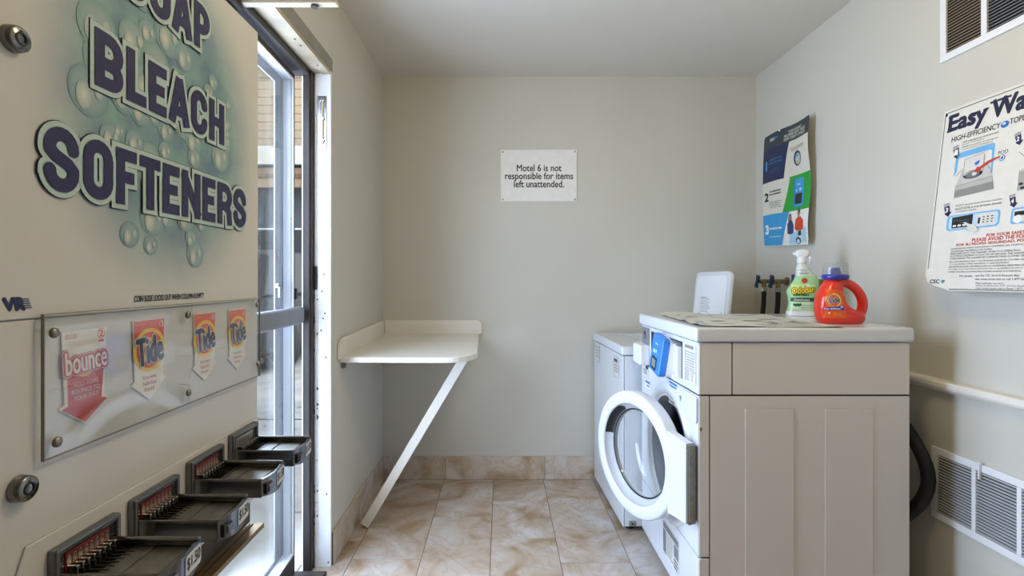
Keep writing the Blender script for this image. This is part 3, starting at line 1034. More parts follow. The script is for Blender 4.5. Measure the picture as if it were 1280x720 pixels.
# ---------------------------------------------------------------- notice on the back wall
sg = thing('wall_notice', 'white notice about unattended items screwed to the back wall', 'sign', (0.22, YB, 1.638))
SGM = frame((-0.005, YB, 1.638), (1, 0, 0), (0, 0, 1))
s_ = MB().use(M['paper']); s_.M = SGM
s_.quad((0, 0), (0.449, 0.002), (0.449, 0.306), (0, 0.303), 0.005)
s_.prism([(0, 0), (0.449, 0.002), (0.449, 0.306), (0, 0.303)], 0.001, 0.0045, 0.001)
s_.build('plate', None, sg)
t_ = MB().use(M['ink']); t_.M = SGM
t_.text('Motel 6 is not', 0.095, 0.357, 0.178, 0.217, 0.0054, 0.020)
t_.text('responsible for items', 0.026, 0.425, 0.119, 0.170, 0.0054, 0.020)
t_.text('left unattended.', 0.078, 0.372, 0.083, 0.123, 0.0054, 0.020)
t_.build('lettering', None, sg)
for i, (x, y) in enumerate(((0.012, 0.011), (0.437, 0.012), (0.437, 0.294), (0.012, 0.291))):
    q = MB().use(M['steel_worn']); q.M = SGM @ Matrix.Translation((x, y, 0.005))
    q.lathe([(0.005, 0), (0.0045, 0.002), (0.0005, 0.003)], 12)
    q.build('screw', None, sg)

# ---------------------------------------------------------------- payment poster on the right wall
po = thing('payment_poster', 'navy, green and blue payment instruction poster tacked above the bottles', 'poster', (XR, 2.65, 1.36))
PM = frame((XR, 2.895, 1.362), (0, -1, 0), (0, 0, 1))
PW, PH = 0.476, 0.622
def pwarp(v):
    a, b = v.x / PW, v.y / PH
    d = 0.006 + 0.034 * max(0, a) ** 1.6 + 0.012 * math.sin(PI * b) * (1 - a) + 0.008 * math.sin(3.2 * b * PI) * a
    yy = v.y - 0.020 * max(0, a) * (1 - b * 0.2) + 0.006 * math.sin(2 * PI * a) * b
    return (v.x + 0.004 * math.sin(PI * b), yy, v.z + d)
pm = MB(); pm.M = PM; pm.warp = pwarp
def P(a, b): return (a * PW, (1 - b) * PH)
def pq(m, a, b, c, d, z=0.0006, n=8):
    pm.use(m); pm.quad(P(*a), P(*b), P(*c), P(*d), z, n, n)
pm.use(M['paper'])
pm.quad(P(0.01, 0.995), P(0.985, 0.995), P(0.985, 0.005), P(0.01, 0.005), 0.0, 20, 20)
pm.quad(P(0.985, 0.97), P(1.0, 0.96), P(1.0, 0.02), P(0.985, 0.005), 0.0, 1, 20)
pm.quad(P(0.0, 0.98), P(0.01, 0.995), P(0.01, 0.005), P(0.0, 0.02), 0.0, 1, 20)
slate = ink('slate_print', '#2c3a44'); dnav = ink('deep_navy_print', '#0f2350'); grn = ink('green_print', '#1e9c33'); cream = ink('cream_print', '#d9d6c4'); cyan = ink('cyan_print', '#2f97cc')
pq(slate, (0, .14), (1, .14), (1, .02), (0, .02))
pq(slate, (0.01, .02), (0.985, .02), (0.985, .005), (0.01, .005))
pq(dnav, (0, .43), (.46, .43), (.594, .14), (0, .14))
pq(cream, (.46, .43), (1, .43), (1, .14), (.594, .14))
pq(cream, (0, .716), (.44, .716), (.594, .43), (0, .43))
pq(grn, (.44, .716), (1, .716), (1, .43), (.594, .43))
pq(cyan, (0.01, .99), (.42, .99), (.594, .716), (0.01, .716))
pq(cyan, (0.0, .97), (.01, .99), (.01, .716), (0.0, .716), n=2)
pm.use(cream)
def pt(body, a0, a1, b0, b1, z=0.0012, off=0.0, **k):
    pm.text(body, a0 * PW, a1 * PW, (1 - b1) * PH, (1 - b0) * PH, z, off, **k)
pt('YOUR LAUNDRY', .56, .84, .042, .064, off=.02)
pt('MACHINES NOW TAKE', .47, .92, .070, .092, off=.02)
pt('DEBIT CREDIT CARDS', .47, .92, .099, .121, off=.02)
pt('csc', .14, .24, .050, .072, off=.03)
pm.use(cyan); pt('GO', .245, .31, .050, .068, off=.03)
pt('1', .070, .090, .245, .32, off=.05)
pm.use(ink('muted_blue_print', '#3d6f9c'))
pm.fine(.13 * PW, .46 * PW, (1 - .285) * PH, (1 - .225) * PH, 2, 0.0012, .5)
pm.fine(.13 * PW, .42 * PW, (1 - .355) * PH, (1 - .315) * PH, 2, 0.0012, .25)
pm.use(M['ink']); pt('2', .045, .125, .525, .595, off=.04)
pm.fine(.15 * PW, .45 * PW, (1 - .555) * PH, (1 - .505) * PH, 2, 0.0012, .55)
pm.fine(.15 * PW, .46 * PW, (1 - .665) * PH, (1 - .60) * PH, 4, 0.0012, .35)
pm.use(M['paper']); pt('3', .05, .12, .81, .885, off=.05)
pm.fine(.14 * PW, .5 * PW, (1 - .855) * PH, (1 - .83) * PH, 1, 0.0012, .6)
pm.fine(.14 * PW, .42 * PW, (1 - .92) * PH, (1 - .90) * PH, 1, 0.0012, .3)
# printed washer controls (row 1), reader (row 2), couple at a washer (row 3)
tan = ink('tan_print', '#b9b49f')
pq(tan, (.66, .235), (.90, .225), (.92, .195), (.62, .20), .001, 2)
pq(M['card'], (.68, .385), (.90, .385), (.88, .235), (.69, .235), .001, 2)
pm.use(M['ink']).disc(*P(.775, .30), .036, .038, .0014)
pm.use(tan).disc(*P(.785, .305), .026, .029, .0017)
pm.use(cyan).disc(*P(.765, .285), .014, .012, .002)
pm.use(M['paper']); pt('U', .76, .80, .285, .315, .0023, .03)
pm.use(cyan).rect(.665 * PW, .865 * PW, (1 - .685) * PH, (1 - .46) * PH, .001, 6, 8)
pm.use(ink('deep_cyan_print', '#1f79ad')).rect(.665 * PW, .69 * PW, (1 - .685) * PH, (1 - .46) * PH, .0016, 1, 8)
pm.use(M['ink']).rect(.70 * PW, .835 * PW, (1 - .665) * PH, (1 - .58) * PH, .0016, 4, 4)
pm.use(M['lightblue']); pt('csc', .73, .80, .50, .515, .002, .02)
pm.disc(*P(.72, .555), .006, .006, .002, 12); pm.rect(.78 * PW, .82 * PW, (1 - .56) * PH, (1 - .54) * PH, .002)
skin = ink('skin_print', '#b07a58'); hair = ink('brown_hair_print', '#4a3524'); redp = ink('red_shirt_print', '#cf3f22'); lbl = ink('pale_blue_print', '#a9cfe0')
def blob(m, a, b, ra, rb, z=.0012): pm.use(m).disc(*P(a, b), ra * PW, rb * PH, z, 20)
blob(hair, .615, .775, .035, .04); blob(skin, .62, .77, .02, .022, .0014)
pm.use(ink('navy_shirt_print', '#2a2f66')).poly([P(.56, .90), P(.56, .82), P(.60, .79), P(.66, .79), P(.70, .83), P(.69, .91)], .0013)
blob(hair, .80, .735, .03, .03); blob(skin, .80, .75, .022, .024, .0014)
pm.use(redp).poly([P(.72, .86), P(.74, .79), P(.79, .77), P(.84, .77), P(.90, .80), P(.91, .87), P(.86, .88), P(.76, .88)], .0013)
pm.use(lbl).poly([P(.58, .985), P(.61, .91), P(.80, .88), P(.81, .96), P(.74, .985)], .0014)
pm.use(M['ink']).poly([P(.79, .92), P(.86, .92), P(.86, .88), P(.80, .885)], .0016)
blob(M['ink'], .79, .96, .055, .028, .0016); blob(M['lightblue'], .79, .965, .035, .018, .0018)
pq(lbl, (.84, .975), (.95, .975), (.965, .86), (.88, .86), .0012, 2)
pq(cream, (.60, .985), (.66, .985), (.63, .90), (.60, .90), .0011, 2)
pm.build('sheet', None, po)
tk = MB().use(M['white_plastic']); tk.M = PM @ Matrix.Translation((0.37 * PW, PH * 0.985, 0.016))
tk.lathe([(0.006, 0), (0.007, 0.004), (0.0005, 0.007)], 12)
tk.build('tack', None, po)

# ---------------------------------------------------------------- easy wash board leaning off the right wall
ew = thing('washing_instructions_board', 'cream Easy Wash washing instructions board in the right foreground', 'poster', (XR, 1.45, 1.14))
YL = 1.722
EM = frame((1.4965, YL, 1.745), (0, -1, 0), (0.129, 0, 1))     # x towards viewer, y up, z into the room; tilted off the wall at the bottom
def E(s, t): return (s, -t)
ep = ink('cream_board', '#dfdcd2', 0.4)
eb = MB().use(ep); eb.M = EM
edge = [E(0, 0), E(0.562, 0), E(0.562, .606), E(.105, .606), E(.085, .600), E(.05, .592), E(.02, .58), E(.008, .555)]
eb.prism(edge, -0.003, 0.0, 0.0005)
eb.build('board', None, ew)
pr = MB(); pr.M = EM
pr.use(M['ink'])
Z1, Z2, Z3, Z4 = .0006, .001, .0014, .0018
pr.line(E(.008, .010), E(.016, .535), .0022, Z1); pr.line(E(.008, .010), E(.552, .010), .0022, Z1)
pr.line(E(.552, .010), E(.552, .602), .0022, Z1); pr.line(E(.105, .6015), E(.552, .6015), .0022, Z1)
pr.disc(*E(.012, .016), .005, .005, Z1, 8)
def et(body, s0, s1, t0, t1, z=Z1, off=0.0, **k): pr.text(body, s0, s1, -t1, -t0, z, off, **k)
pr.use(ink('title_navy_print', '#232742'))
# slab-serif title: bold letters with added serifs
et('Easy', .027, .158, .024, .093, off=.045)
et('Wash', .176, .335, .024, .078, off=.045)
for s0, t0 in ((.021, .026), (.021, .074)):
    pr.rect(s0, s0 + .020, -t0 - .005, -t0 + .002, Z1)
for s0 in (.166, .188, .212):
    pr.rect(s0, s0 + .019, -.031, -.024, Z1)
for s0 in (.117, .145):
    pr.rect(s0, s0 + .018, -.045, -.039, Z1)
pr.use(M['ink'])
et('HIGH-EFFICIENCY', .044, .208, .099, .116, off=.012, rot=0.0)
et('TOPLOAD WASHER', .236, .40, .098, .115, off=.012)
pr.use(M['blue']).disc(*E(.2215, .1095), .0125, .010, Z1); pr.use(M['lightblue']).disc(*E(.2195, .107), .006, .004, Z2)
pr.use(M['ink'])
et('ADD manufacturer recommended', .085, .205, .124, .130); et('amount of detergent', .085, .16, .1325, .1375)
et('AÑADA la cantidad de detergente', .085, .205, .140, .147); et('recomendada por el fabricante', .087, .19, .149, .154)
def marker(s, t, num, k=1.0):
    a = lambda x, y: E(s + x * k, t + y * k)
    pr.use(M['navy'])
    pr.poly([a(.002, .010), a(.022, .006), a(.026, .028), a(.033, .028), a(.022, .044), a(.006, .033), a(.0095, .031)], Z1)
    for d in (0, .0045):
        pr.quad(a(.000, .0045 - d + .003), a(.021, .0005 - d + .003), a(.021, -.0015 - d + .003), a(.000, .0025 - d + .003), Z1)
    pr.use(M['paper']); pr.text(num, s + .0105 * k, s + .0185 * k, -(t + .028 * k), -(t + .014 * k), Z2, .05)
marker(.053, .134, '1')
marker(.255, .148, '2', .85)
marker(.046, .322, '3')
marker(.262, .328, '4', .85)
# picture 1: washer with lid up
fade = ink('blue_panel_print', '#6fb0dd')
pr.use(fade).poly([E(.069, .235), E(.069, .166), E(.074, .160), E(.192, .156), E(.199, .162), E(.201, .25), E(.195, .25), E(.192, .18), E(.186, .175), E(.082, .178), E(.079, .184), E(.078, .22)], Z1)
pr.use(M['card']).poly([E(.104, .24), E(.104, .186), E(.166, .180), E(.170, .186), E(.170, .236)], Z2)
pr.use(M['greyink'])
for q in (((.104, .24), (.104, .186)), ((.104, .186), (.166, .180)), ((.170, .186), (.170, .236)), ((.078, .235), (.10, .215)), ((.17, .21), (.194, .235))):
    pr.line(E(*q[0]), E(*q[1]), .0014, Z3)
pr.use(ink('pale_grey_print', '#c3c1ba')).poly([E(.080, .268), E(.098, .222), E(.185, .214), E(.203, .258)], Z1)
pr.use(ink('mid_grey_print', '#8d8b86')).poly([E(.080, .307), E(.080, .268), E(.203, .258), E(.213, .300)], Z1)
pr.use(ink('pale_grey_front_print', '#b6b4ad')).poly([E(.082, .283), E(.082, .270), E(.204, .260), E(.206, .276)], Z2)
pr.use(M['ink']).disc(*E(.137, .240), .033, .013, Z2); pr.use(M['greyink']).disc(*E(.137, .242), .024, .009, Z3)
pr.use(M['card']).disc(*E(.143, .240), .008, .006, Z4)
pr.use(M['blue']).poly([E(.140, .205), E(.148, .203), E(.153, .199), E(.157, .206), E(.150, .214), E(.142, .213)], Z4)
pr.use(M['red']).poly([E(.219, .203), E(.222, .206), E(.19, .216), E(.165, .229), E(.163, .236), E(.141, .236), E(.152, .219), E(.158, .223), E(.185, .209)], Z4 + .0004)
pr.use(M['ink']); et('POD', .212, .242, .188, .199, off=.0)
pr.use(M['blue']).disc(*E(.226, .210), .0095, .009, Z1); pr.use(M['paper']).disc(*E(.226, .210), .0072, .0067, Z2)
pr.use(M['ink']).poly([E(.222, .212), E(.228, .205), E(.231, .211), E(.226, .215)], Z3)
# picture 2: second washer, right side
pr.use(M['greyink'])
for q in (((.275, .205), (.30, .23)), ((.282, .262), (.33, .25)), ((.283, .262), (.285, .318))):
    pr.line(E(*q[0]), E(*q[1]), .0014, Z1)
pr.use(ink('soft_grey_print', '#a8a69f')).poly([E(.283, .318), E(.283, .264), E(.40, .255), E(.40, .318)], Z1)
pr.use(M['ink']).disc(*E(.292, .30), .006, .004, Z2); pr.disc(*E(.297, .312), .006, .004, Z2)
pr.use(fade).poly(rrect(.275, .395, -.413, -.367, .008), Z1); pr.use(M['card']).poly(rrect(.281, .389, -.408, -.372, .006), Z2)
pr.use(M['ink']).rect(.285, .315, -.39, -.378, Z3)
pr.use(M['paper']).disc(*E(.297, .40), .012, .012, Z4)
pr.use(M['ink'])
et('SELECT desired cycle and start machine', .091, .243, .331, .338); et('SELECCIONE el ciclo de lavado deseado', .091, .243, .341, .348); et('y encienda la máquina', .093, .165, .351, .357)
# picture 3: control panel and hand
pr.use(fade).poly(rrect(.066, .243, -.413, -.364, .012), Z1)
pr.use(M['lightblue']).poly(rrect(.074, .237, -.409, -.368, .009), Z2)
pr.use(M['ink']).poly([E(.087, .406), E(.085, .371), E(.157, .368), E(.158, .406)], Z3)
pr.use(M['card']).poly([E(.173, .407), E(.172, .371), E(.228, .369), E(.230, .408)], Z3)
pr.use(M['greyink'])
for x in (.094, .104, .114): pr.line(E(x, .378), E(x, .386), .0018, Z4)
pr.fine(.116, .15, -.392, -.380, 2, Z4, .3)
pr.use(M['paper'])
for x in (.097, .114, .131): pr.poly(rrect(x - .006, x + .006, -.402, -.396, .002), Z4)
pr.use(M['ink'])
for x in (.194, .207, .220):
    for y in (.381, .389, .397): pr.rect(x - .003, x + .003, -y - .0015, -y + .0015, Z4)
pr.rect(.176, .183, -.400, -.382, Z4)
pr.use(M['card']).poly([E(.128, .392), E(.134, .390), E(.150, .398), E(.168, .402), E(.182, .418), E(.172, .428), E(.150, .420), E(.140, .416), E(.136, .408), E(.145, .406)], Z4 + .0004)
pr.use(M['greyink'])
for q in (((.128, .392), (.136, .408)), ((.136, .408), (.150, .420)), ((.134, .390), (.150, .398)), ((.168, .402), (.182, .418))):
    pr.line(E(*q[0]), E(*q[1]), .0009, Z4 + .0008)
pr.use(M['red'])
et('FOR YOUR SAFETY', .209, .33, .434, .4425, off=.03); et('PLEASE AVOID THE FOLLOWING:', .164, .39, .4445, .4545, off=.03)
et('POR SU PROPIA SEGURIDAD, POR FAVOR EVITE:', .112, .42, .4575, .466, off=.03)
pr.use(M['ink'])
for i, b in enumerate(('· LAUNDERING ITEMS CONTAINING COOKING OIL, FOAM RUBBER,', '  FLAMMABLE MATERIALS OR FUMES.', '· REACHING INTO THE WASHER WHILE IT IS OPERATING.', '· ALLOWING CHILDREN TO PLAY ON OR AROUND THE WASHER.', '· OVERLOADING THE WASHER MAY DAMAGE YOUR CLOTHES OR WASHER.')):
    w = len(b) * .0046
    et(b.strip(), .09 + (.006 if i == 1 else 0), .09 + w, .470 + i * .0078, .4755 + i * .0078, res=2)
for i, b in enumerate(('· NO LAVE PRENDAS QUE CONTENGAN ACEITE DE COCINA, ESPUMA', '  O CUALQUIER OTRO MATERIAL O GAS FLAMABLE.', '· NO INTRODUZCA LAS MANOS EN LA LAVADORA MIENTRAS ESTE', '· NO DEJE QUE LOS NIÑOS JUEGUEN EN O ALREDEDOR DE LA LAVADORA.', '· SOBRECARGAR LA LAVADORA PODRIA DAÑAR SUS PRENDAS.')):
    w = len(b) * .0046
    et(b.strip(), .09 + (.006 if i == 1 else 0), .09 + w, .512 + i * .0078, .5175 + i * .0078, res=2)
et('For service', .137, .180, .556, .563, res=2); et('use the CSC Service Request App', .190, .32, .5555, .5635, res=2)
et('visit www.cscsw.com or call 1-877-264-6622', .190, .36, .5660, .5725, res=2)
et('Para solicitar servicio', .194, .28, .579, .5845, res=2); et('utilice la aplicación CSC Service Request', .195, .35, .5862, .5917, res=2); et('visite www.cscsw.com o llame 1-877-264-6622', .195, .37, .5933, .5988, res=2)
pr.use(M['ink']); et('CSC', .030, .066, .571, .583, off=.03)
pr.use(M['skyblue']).poly([E(.070, .574), E(.085, .572), E(.078, .584)], Z1); pr.use(grn).poly([E(.078, .572), E(.088, .574), E(.082, .583)], Z2)
pr.build('printing', None, ew)

# ---------------------------------------------------------------- wall vents
def vent(name, label, y1, z0, z1, gw, gap, n, tints):
    """louvred grille on the right wall; y1 = far edge, runs towards the viewer"""
    v = thing(name, label, 'vent', (XR, y1, z0))
    FM = frame((XR, y1, z0), (0, -1, 0), (0, 0, 1))
    H = z1 - z0
    m = 0.024
    Wd = 2 * m - gap + n * (gw + gap)
    f = MB().use(M['white_plastic']); f.M = FM
    f.box(0, Wd, 0, m, 0.0, 0.008, 0.002); f.box(0, Wd, H - m, H, 0.0, 0.008, 0.002)
    f.box(0, m, m, H - m, 0.0, 0.008, 0.002); f.box(Wd - m, Wd, m, H - m, 0.0, 0.008, 0.002)
    for k in range(1, n):
        x = m + k * (gw + gap) - gap
        f.box(x, x + gap, m, H - m, 0.0, 0.008, 0.001)
    f.build('frame', None, v)
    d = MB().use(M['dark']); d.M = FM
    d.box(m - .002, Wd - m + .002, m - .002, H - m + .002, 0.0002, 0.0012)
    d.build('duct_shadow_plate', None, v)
    for k in range(n):
        x = m + k * (gw + gap)
        g = MB().use(tints[k % len(tints)])
        rows = int((H - 2 * m) / 0.0098)
        for r in range(rows):
            yy = m + (H - 2 * m) * (r + .5) / rows
            g.M = FM @ Matrix.Translation((0, yy, 0.0045)) @ Matrix.Rotation(math.radians(20), 4, 'X')
            g.box(x, x + gw, -0.0006, 0.0006, -0.0040, 0.0036)
        g.build('louvres', None, v)
    return v, FM
ivory = mat('ivory_louvre', '#c9b38b', 0.5); greyl = mat('grey_louvre', '#a9a7a8', 0.5); greyw = mat('pale_grey_louvre', '#c9cccf', 0.5)
vent('wall_vent', 'louvred white vent high on the right wall, at the ceiling', 1.736, 1.914, 2.16, 0.125, 0.019, 3, [ivory, greyl, greyl])
v2, FM2 = vent('wall_vent', 'louvred white vent low on the right wall, below the rail', 1.771, 0.358, 0.603, 0.128, 0.014, 3, [greyw])
lv = MB().use(M['white_plastic']); lv.M = FM2
lv.box(0.182, 0.187, 0.20, 0.25, 0.008, 0.016, 0.0015); lv.box(0.176, 0.193, 0.246, 0.251, 0.008, 0.018, 0.0015)
lv.build('damper_lever', None, v2)

# ---------------------------------------------------------------- water taps and hoses behind the washers
hosem = M['black']; brass = mat('aged_brass', '#8a7a5c', 0.4, 0.8, var=0.2, scale=40)
blueh = mat('dark_blue_tap_handle', '#1f3358', 0.45)
for y, lab in ((2.816, 'water tap nearest the back corner with black hose'), (2.672, 'water tap just right of the one in the corner'),
               (2.472, 'water tap behind the green spray bottle'), (2.335, 'water tap showing between spray bottle and red jug')):
    t = thing('water_tap', lab, 'tap', (XR, y, 1.16), 'water taps behind the washers')
    z = 1.168
    b = MB().use(brass)
    b.tube([(XR, y, z), (XR - 0.008, y, z)], 0.022, 16)
    b.tube([(XR - 0.005, y, z), (XR - 0.075, y, z)], [0.011, 0.013], 14)
    b.tube([(XR - 0.05, y, z + 0.004), (XR - 0.05, y, z - 0.035)], [0.013, 0.012], 14)
    b.use(M['bright_steel']).tube([(XR - 0.05, y, z - 0.032), (XR - 0.05, y, z - 0.055)], 0.0155, 8, smooth=False)
    b.build('valve_body', None, t)
    h = MB().use(blueh)
    h.tube([(XR - 0.07, y, z), (XR - 0.088, y, z)], 0.009, 12)
    h.M = frame((XR - 0.086, y, z), (0, -1, 0), (0, 0, 1)) @ Matrix.Rotation(1.2, 4, 'Z')
    h.prism([(-0.008, -0.008), (0.008, -0.008), (0.032, -0.016), (0.036, 0), (0.032, 0.016), (0.008, 0.008), (-0.008, 0.008), (-0.032, 0.016), (-0.036, 0), (-0.032, -0.016)], -0.004, 0.007, 0.002)
    h.build('handle', None, t)
    q = MB().use(hosem)
    q.tube([(XR - 0.05, y, z - 0.05), (XR - 0.052, y, z - 0.12), (XR - 0.062, y - 0.004, z - 0.2), (XR - 0.075, y - 0.01, z - 0.32), (XR - 0.07, y - 0.01, z - 0.5), (XR - 0.06, y, z - 0.68)], 0.0125, 12)
    q.build('hose', None, t)

dh = MB().use(M['black'])
pts = [(1.425, 2.02, 0.62), (1.43, 1.93, 0.665)] + [(1.43 + 0.015 * math.sin(PI * i / 12), 1.80 + 0.13 * math.cos(PI * .5 + PI * i / 12 * 1.0) * -0.0 - 0.075 * math.sin(PI * i / 12), 0.655 - 0.31 * i / 12) for i in range(13)] + [(1.43, 1.93, 0.315), (1.425, 2.03, 0.30)]
dh.tube(pts, 0.021, 14)
tag(dh.build('drain_hose'), 'thick black hose looping out behind the front-loading washer', 'hose')

# ---------------------------------------------------------------- instruction sheet on the washer top
shm = MB()
def swarp(v):
    z = 0.0016 + 0.0010 * math.sin(v.x * 23 + v.y * 9) + 0.0010 * math.sin(v.y * 31 - v.x * 7) + 0.0006
    ex = max(0, 0.06 - v.x) / 0.06
    z += 0.006 * ex * ex * (0.5 + 0.5 * math.sin(v.y * 40)) + max(0, (v.y - .56) / .06) ** 2 * .008 * max(0, math.sin(v.x * 12))
    if v.y < 0.03: z += 0.004 * (0.03 - v.y) / 0.03 * max(0, math.sin(v.x * 20 - 1.5))
    return (v.x, v.y, v.z + max(z, .0012))
shm.M = Matrix.Translation((0.655, 1.672, 1.0222)) @ Matrix.Rotation(math.radians(-2.0), 4, 'Z')
shm.warp = swarp
shm.use(ink('old_paper', '#d6d6cd')).quad((0, 0.015), (0.46, 0.0), (0.485, 0.615), (0.03, 0.625), 0, 28, 36)
for a, b, w, h, m in ((.04, .30, .018, .04, 'blue'), (.015, .07, .05, .012, 'blue'), (.03, .045, .012, .05, 'navy'), (.09, .42, .05, .02, 'ink'), (.08, .50, .02, .05, 'greyink'), (.20, .30, .06, .012, 'ink'), (.20, .46, .02, .05, 'greyink'), (.33, .50, .07, .012, 'ink'), (.40, .42, .05, .012, 'greyink'), (.30, .16, .03, .05, 'greyink'), (.36, .15, .08, .02, 'ink'), (.40, .20, .03, .04, 'ink'), (.18, .38, .05, .02, 'greyink'), (.28, .10, .03, .025, 'brown'), (.12, .20, .05, .05, 'greyink'), (.24, .22, .07, .03, 'navy'), (.10, .10, .06, .02, 'ink'), (.16, .53, .08, .02, 'ink'), (.05, .18, .03, .03, 'blue'), (.33, .30, .08, .03, 'greyink'), (.25, .54, .06, .03, 'lightblue'), (.40, .54, .05, .02, 'ink')):
    shm.use(M[m]).quad((a, b), (a + w, b + h * .3), (a + w * .8, b + h), (a - w * .1, b + h * .8), .0008, 3, 3)
shm.use(M['greyink'])
for r in range(9):
    shm.fine(.22, .44, .02 + r * .013, .03 + r * .013, 1, .0008, .3)
tag(shm.build('instruction_sheet'), 'crinkled printed instruction sheet lying flat on the washer top', 'sheet')

# ---------------------------------------------------------------- bottles on the washer
def loft(mb, rows, n=36, e=2.6, cap=True):
    """rows: (z, x0, x1, half depth, exponent)"""
    vs, fs = [], []
    for z, x0, x1, d, ee in rows:
        cx, hw = (x0 + x1) / 2, (x1 - x0) / 2
        for k in range(n):
            a = 2 * PI * k / n
            c, s = math.cos(a), math.sin(a)
            vs.append((cx + hw * math.copysign(abs(c) ** (2 / ee), c), d * math.copysign(abs(s) ** (2 / ee), s), z))
    for i in range(len(rows) - 1):
        for k in range(n):
            a, b = i * n + k, i * n + (k + 1) % n
            fs.append((a, b, b + n, a + n))
    mb.raw(vs, fs, True)
    if cap:
        mb.raw(vs[:n], [tuple(range(n))[::-1]]); mb.raw(vs[-n:], [tuple(range(n))])
    return mb
def interp(rows, z):
    for (z0, *a), (z1, *b) in zip(rows[:-1], rows[1:]):
        if z0 <= z <= z1:
            t = (z - z0) / (z1 - z0)
            return [p + (q - p) * t for p, q in zip(a, b)]
    return list(rows[-1][1:])
def on_body(rows, lift):
    def w(v):       # v.x, v.y(height) -> on the front (-Y) skin of the loft
        x0, x1, d, ee = interp(rows, v.y)
        cx, hw = (x0 + x1) / 2, (x1 - x0) / 2
        u = min(.985, abs((v.x - cx) / hw))
        return (v.x, -(d * (1 - u ** ee) ** (1 / ee)) - lift - v.z, v.y)
    return w
def smooth_rows(r, k=3):
    out = []
    for i in range(len(r) - 1):
        p0, p1, p2, p3 = r[max(i - 1, 0)], r[i], r[i + 1], r[min(i + 2, len(r) - 1)]
        for j in range(k):
            t = j / k
            out.append(tuple(.5 * (2 * b + (c - a) * t + (2 * a - 5 * b + 4 * c - d) * t * t + (3 * b - a - 3 * c + d) * t ** 3) for a, b, c, d in zip(p0, p1, p2, p3)))
    out.append(r[-1])
    return out
WT = 1.0222
sb = thing('spray_bottle', 'pale green disinfectant spray bottle with white trigger head on the washer', 'bottle', (1.285, 2.19, WT))
SB = Matrix.Translation((1.287, 2.19, WT)) @ Matrix.Rotation(math.radians(-20), 4, 'Z')
rows = [(z_, a_ * .90, b_ * .86, d_, e_) for z_, a_, b_, d_, e_ in smooth_rows([(0.0, -.058, .058, .032, 3), (.004, -.063, .064, .036, 3), (.03, -.060, .063, .036, 3), (.055, -.054, .060, .034, 2.8), (.085, -.058, .064, .035, 2.6), (.107, -.062, .071, .036, 2.6), (.13, -.048, .077, .034, 2.5), (.153, -.033, .076, .031, 2.4), (.172, -.025, .064, .027, 2.3), (.19, -.022, .046, .024, 2.2), (.207, -.022, .034, .020, 2.1), (.222, -.016, .022, .016, 2), (.232, -.013, .018, .0145, 2)])]
b = MB().use(mat('pale_green_bottle', '#a6d69b', 0.25, var=0.04, coat=0.3)); b.M = SB
loft(b, [r for r in rows if r[0] <= .1725])
b.use(mat('clear_white_bottle', '#d5dcd3', 0.25, var=0.03, coat=0.3))
loft(b, [r for r in rows if r[0] >= .168])
b.use(M['white_plastic']); loft(b, [(r[0], r[1] - .0006, r[2] + .0006, r[3] + .0006, r[4]) for r in rows if r[0] <= .022])
b.build('bottle_body', None, sb)
hd = MB().use(M['white_plastic']); hd.M = SB
hd.M = SB @ Matrix.Translation((.0025, 0, 0)); hd.lathe([(.0165, .226), (.0185, .229), (.0185, .246), (.015, .250), (.013, .258)], 24)
hd.M = SB
loft(hd, smooth_rows([(.250, -.014, .022, .011, 2.4), (.258, -.020, .030, .014, 2.5), (.268, -.025, .034, .015, 2.6), (.278, -.022, .032, .014, 2.5), (.285, -.012, .022, .009, 2.2), (.287, -.004, .012, .004, 2)]))
hd.tube([(.026, 0, .262), (.034, 0, .252), (.034, 0, .238), (.029, 0, .226)], [.006, .006, .005, .004], 10)
hd.tube([(-.02, 0, .268), (-.031, 0, .268)], [.007, .0065], 14)
hd.build('trigger_head', None, sb)
sl = MB(); sl.M = SB @ Matrix.Diagonal((.88, 1, 1, 1)); sl.warp = on_body([(r[0], r[1] / .88, r[2] / .88, r[3], r[4]) for r in rows], .0012)
lgreen = ink('light_green_label', '#c6e08a', .35); dgreen = ink('dark_green_label', '#1d5a3b', .35)
sl.use(lgreen).rect(-.046, .052, .098, .135, 0, 14, 5)
sl.use(dgreen).rect(-.050, .057, .063, .079, 0, 14, 3)
sl.use(ink('pale_label', '#c9e4bd', .35)).rect(-.052, .058, .020, .062, 0, 14, 4)
sl.use(M['greyink']).fine(-.008, .05, .026, .052, 5, .0004, .35).fine(-.045, -.012, .022, .032, 2, .0004, .35)
sl.use(dgreen)
for a in range(5):
    sl.disc(-.036 + .007 * a * .9, .050 - .003 * (a % 2), .005, .006, .0004, 10)
sl.use(M['ink']); sl.text('OdoBan', -.046, .050, .099, .125, .0004, .03, rot=.10, grow=.07, shear=.15)
sl.use(M['yellow']); sl.text('OdoBan', -.046, .050, .099, .125, .0009, .03, rot=.10, shear=.15)
sl.use(M['paper']); sl.text('Disinfectant', -.036, .030, .066, .075, .0005, .02)
sl.use(dgreen).fine(-.040, .038, .085, .096, 1, .0004, .7)
sl.use(M['red']).disc(.008, .152, .013, .011, .0004, 20)
sl.use(M['orange']).fine(.0, .016, .148, .156, 2, .0009, .4)
sl.use(M['paper']).disc(.022, .132, .008, .007, .0006, 14)
sl.use(M['greyink']).fine(-.014, .03, .193, .199, 1, .0004, .5).fine(-.012, .03, .178, .187, 2, .0004, .5)
sl.build('label', None, sb)

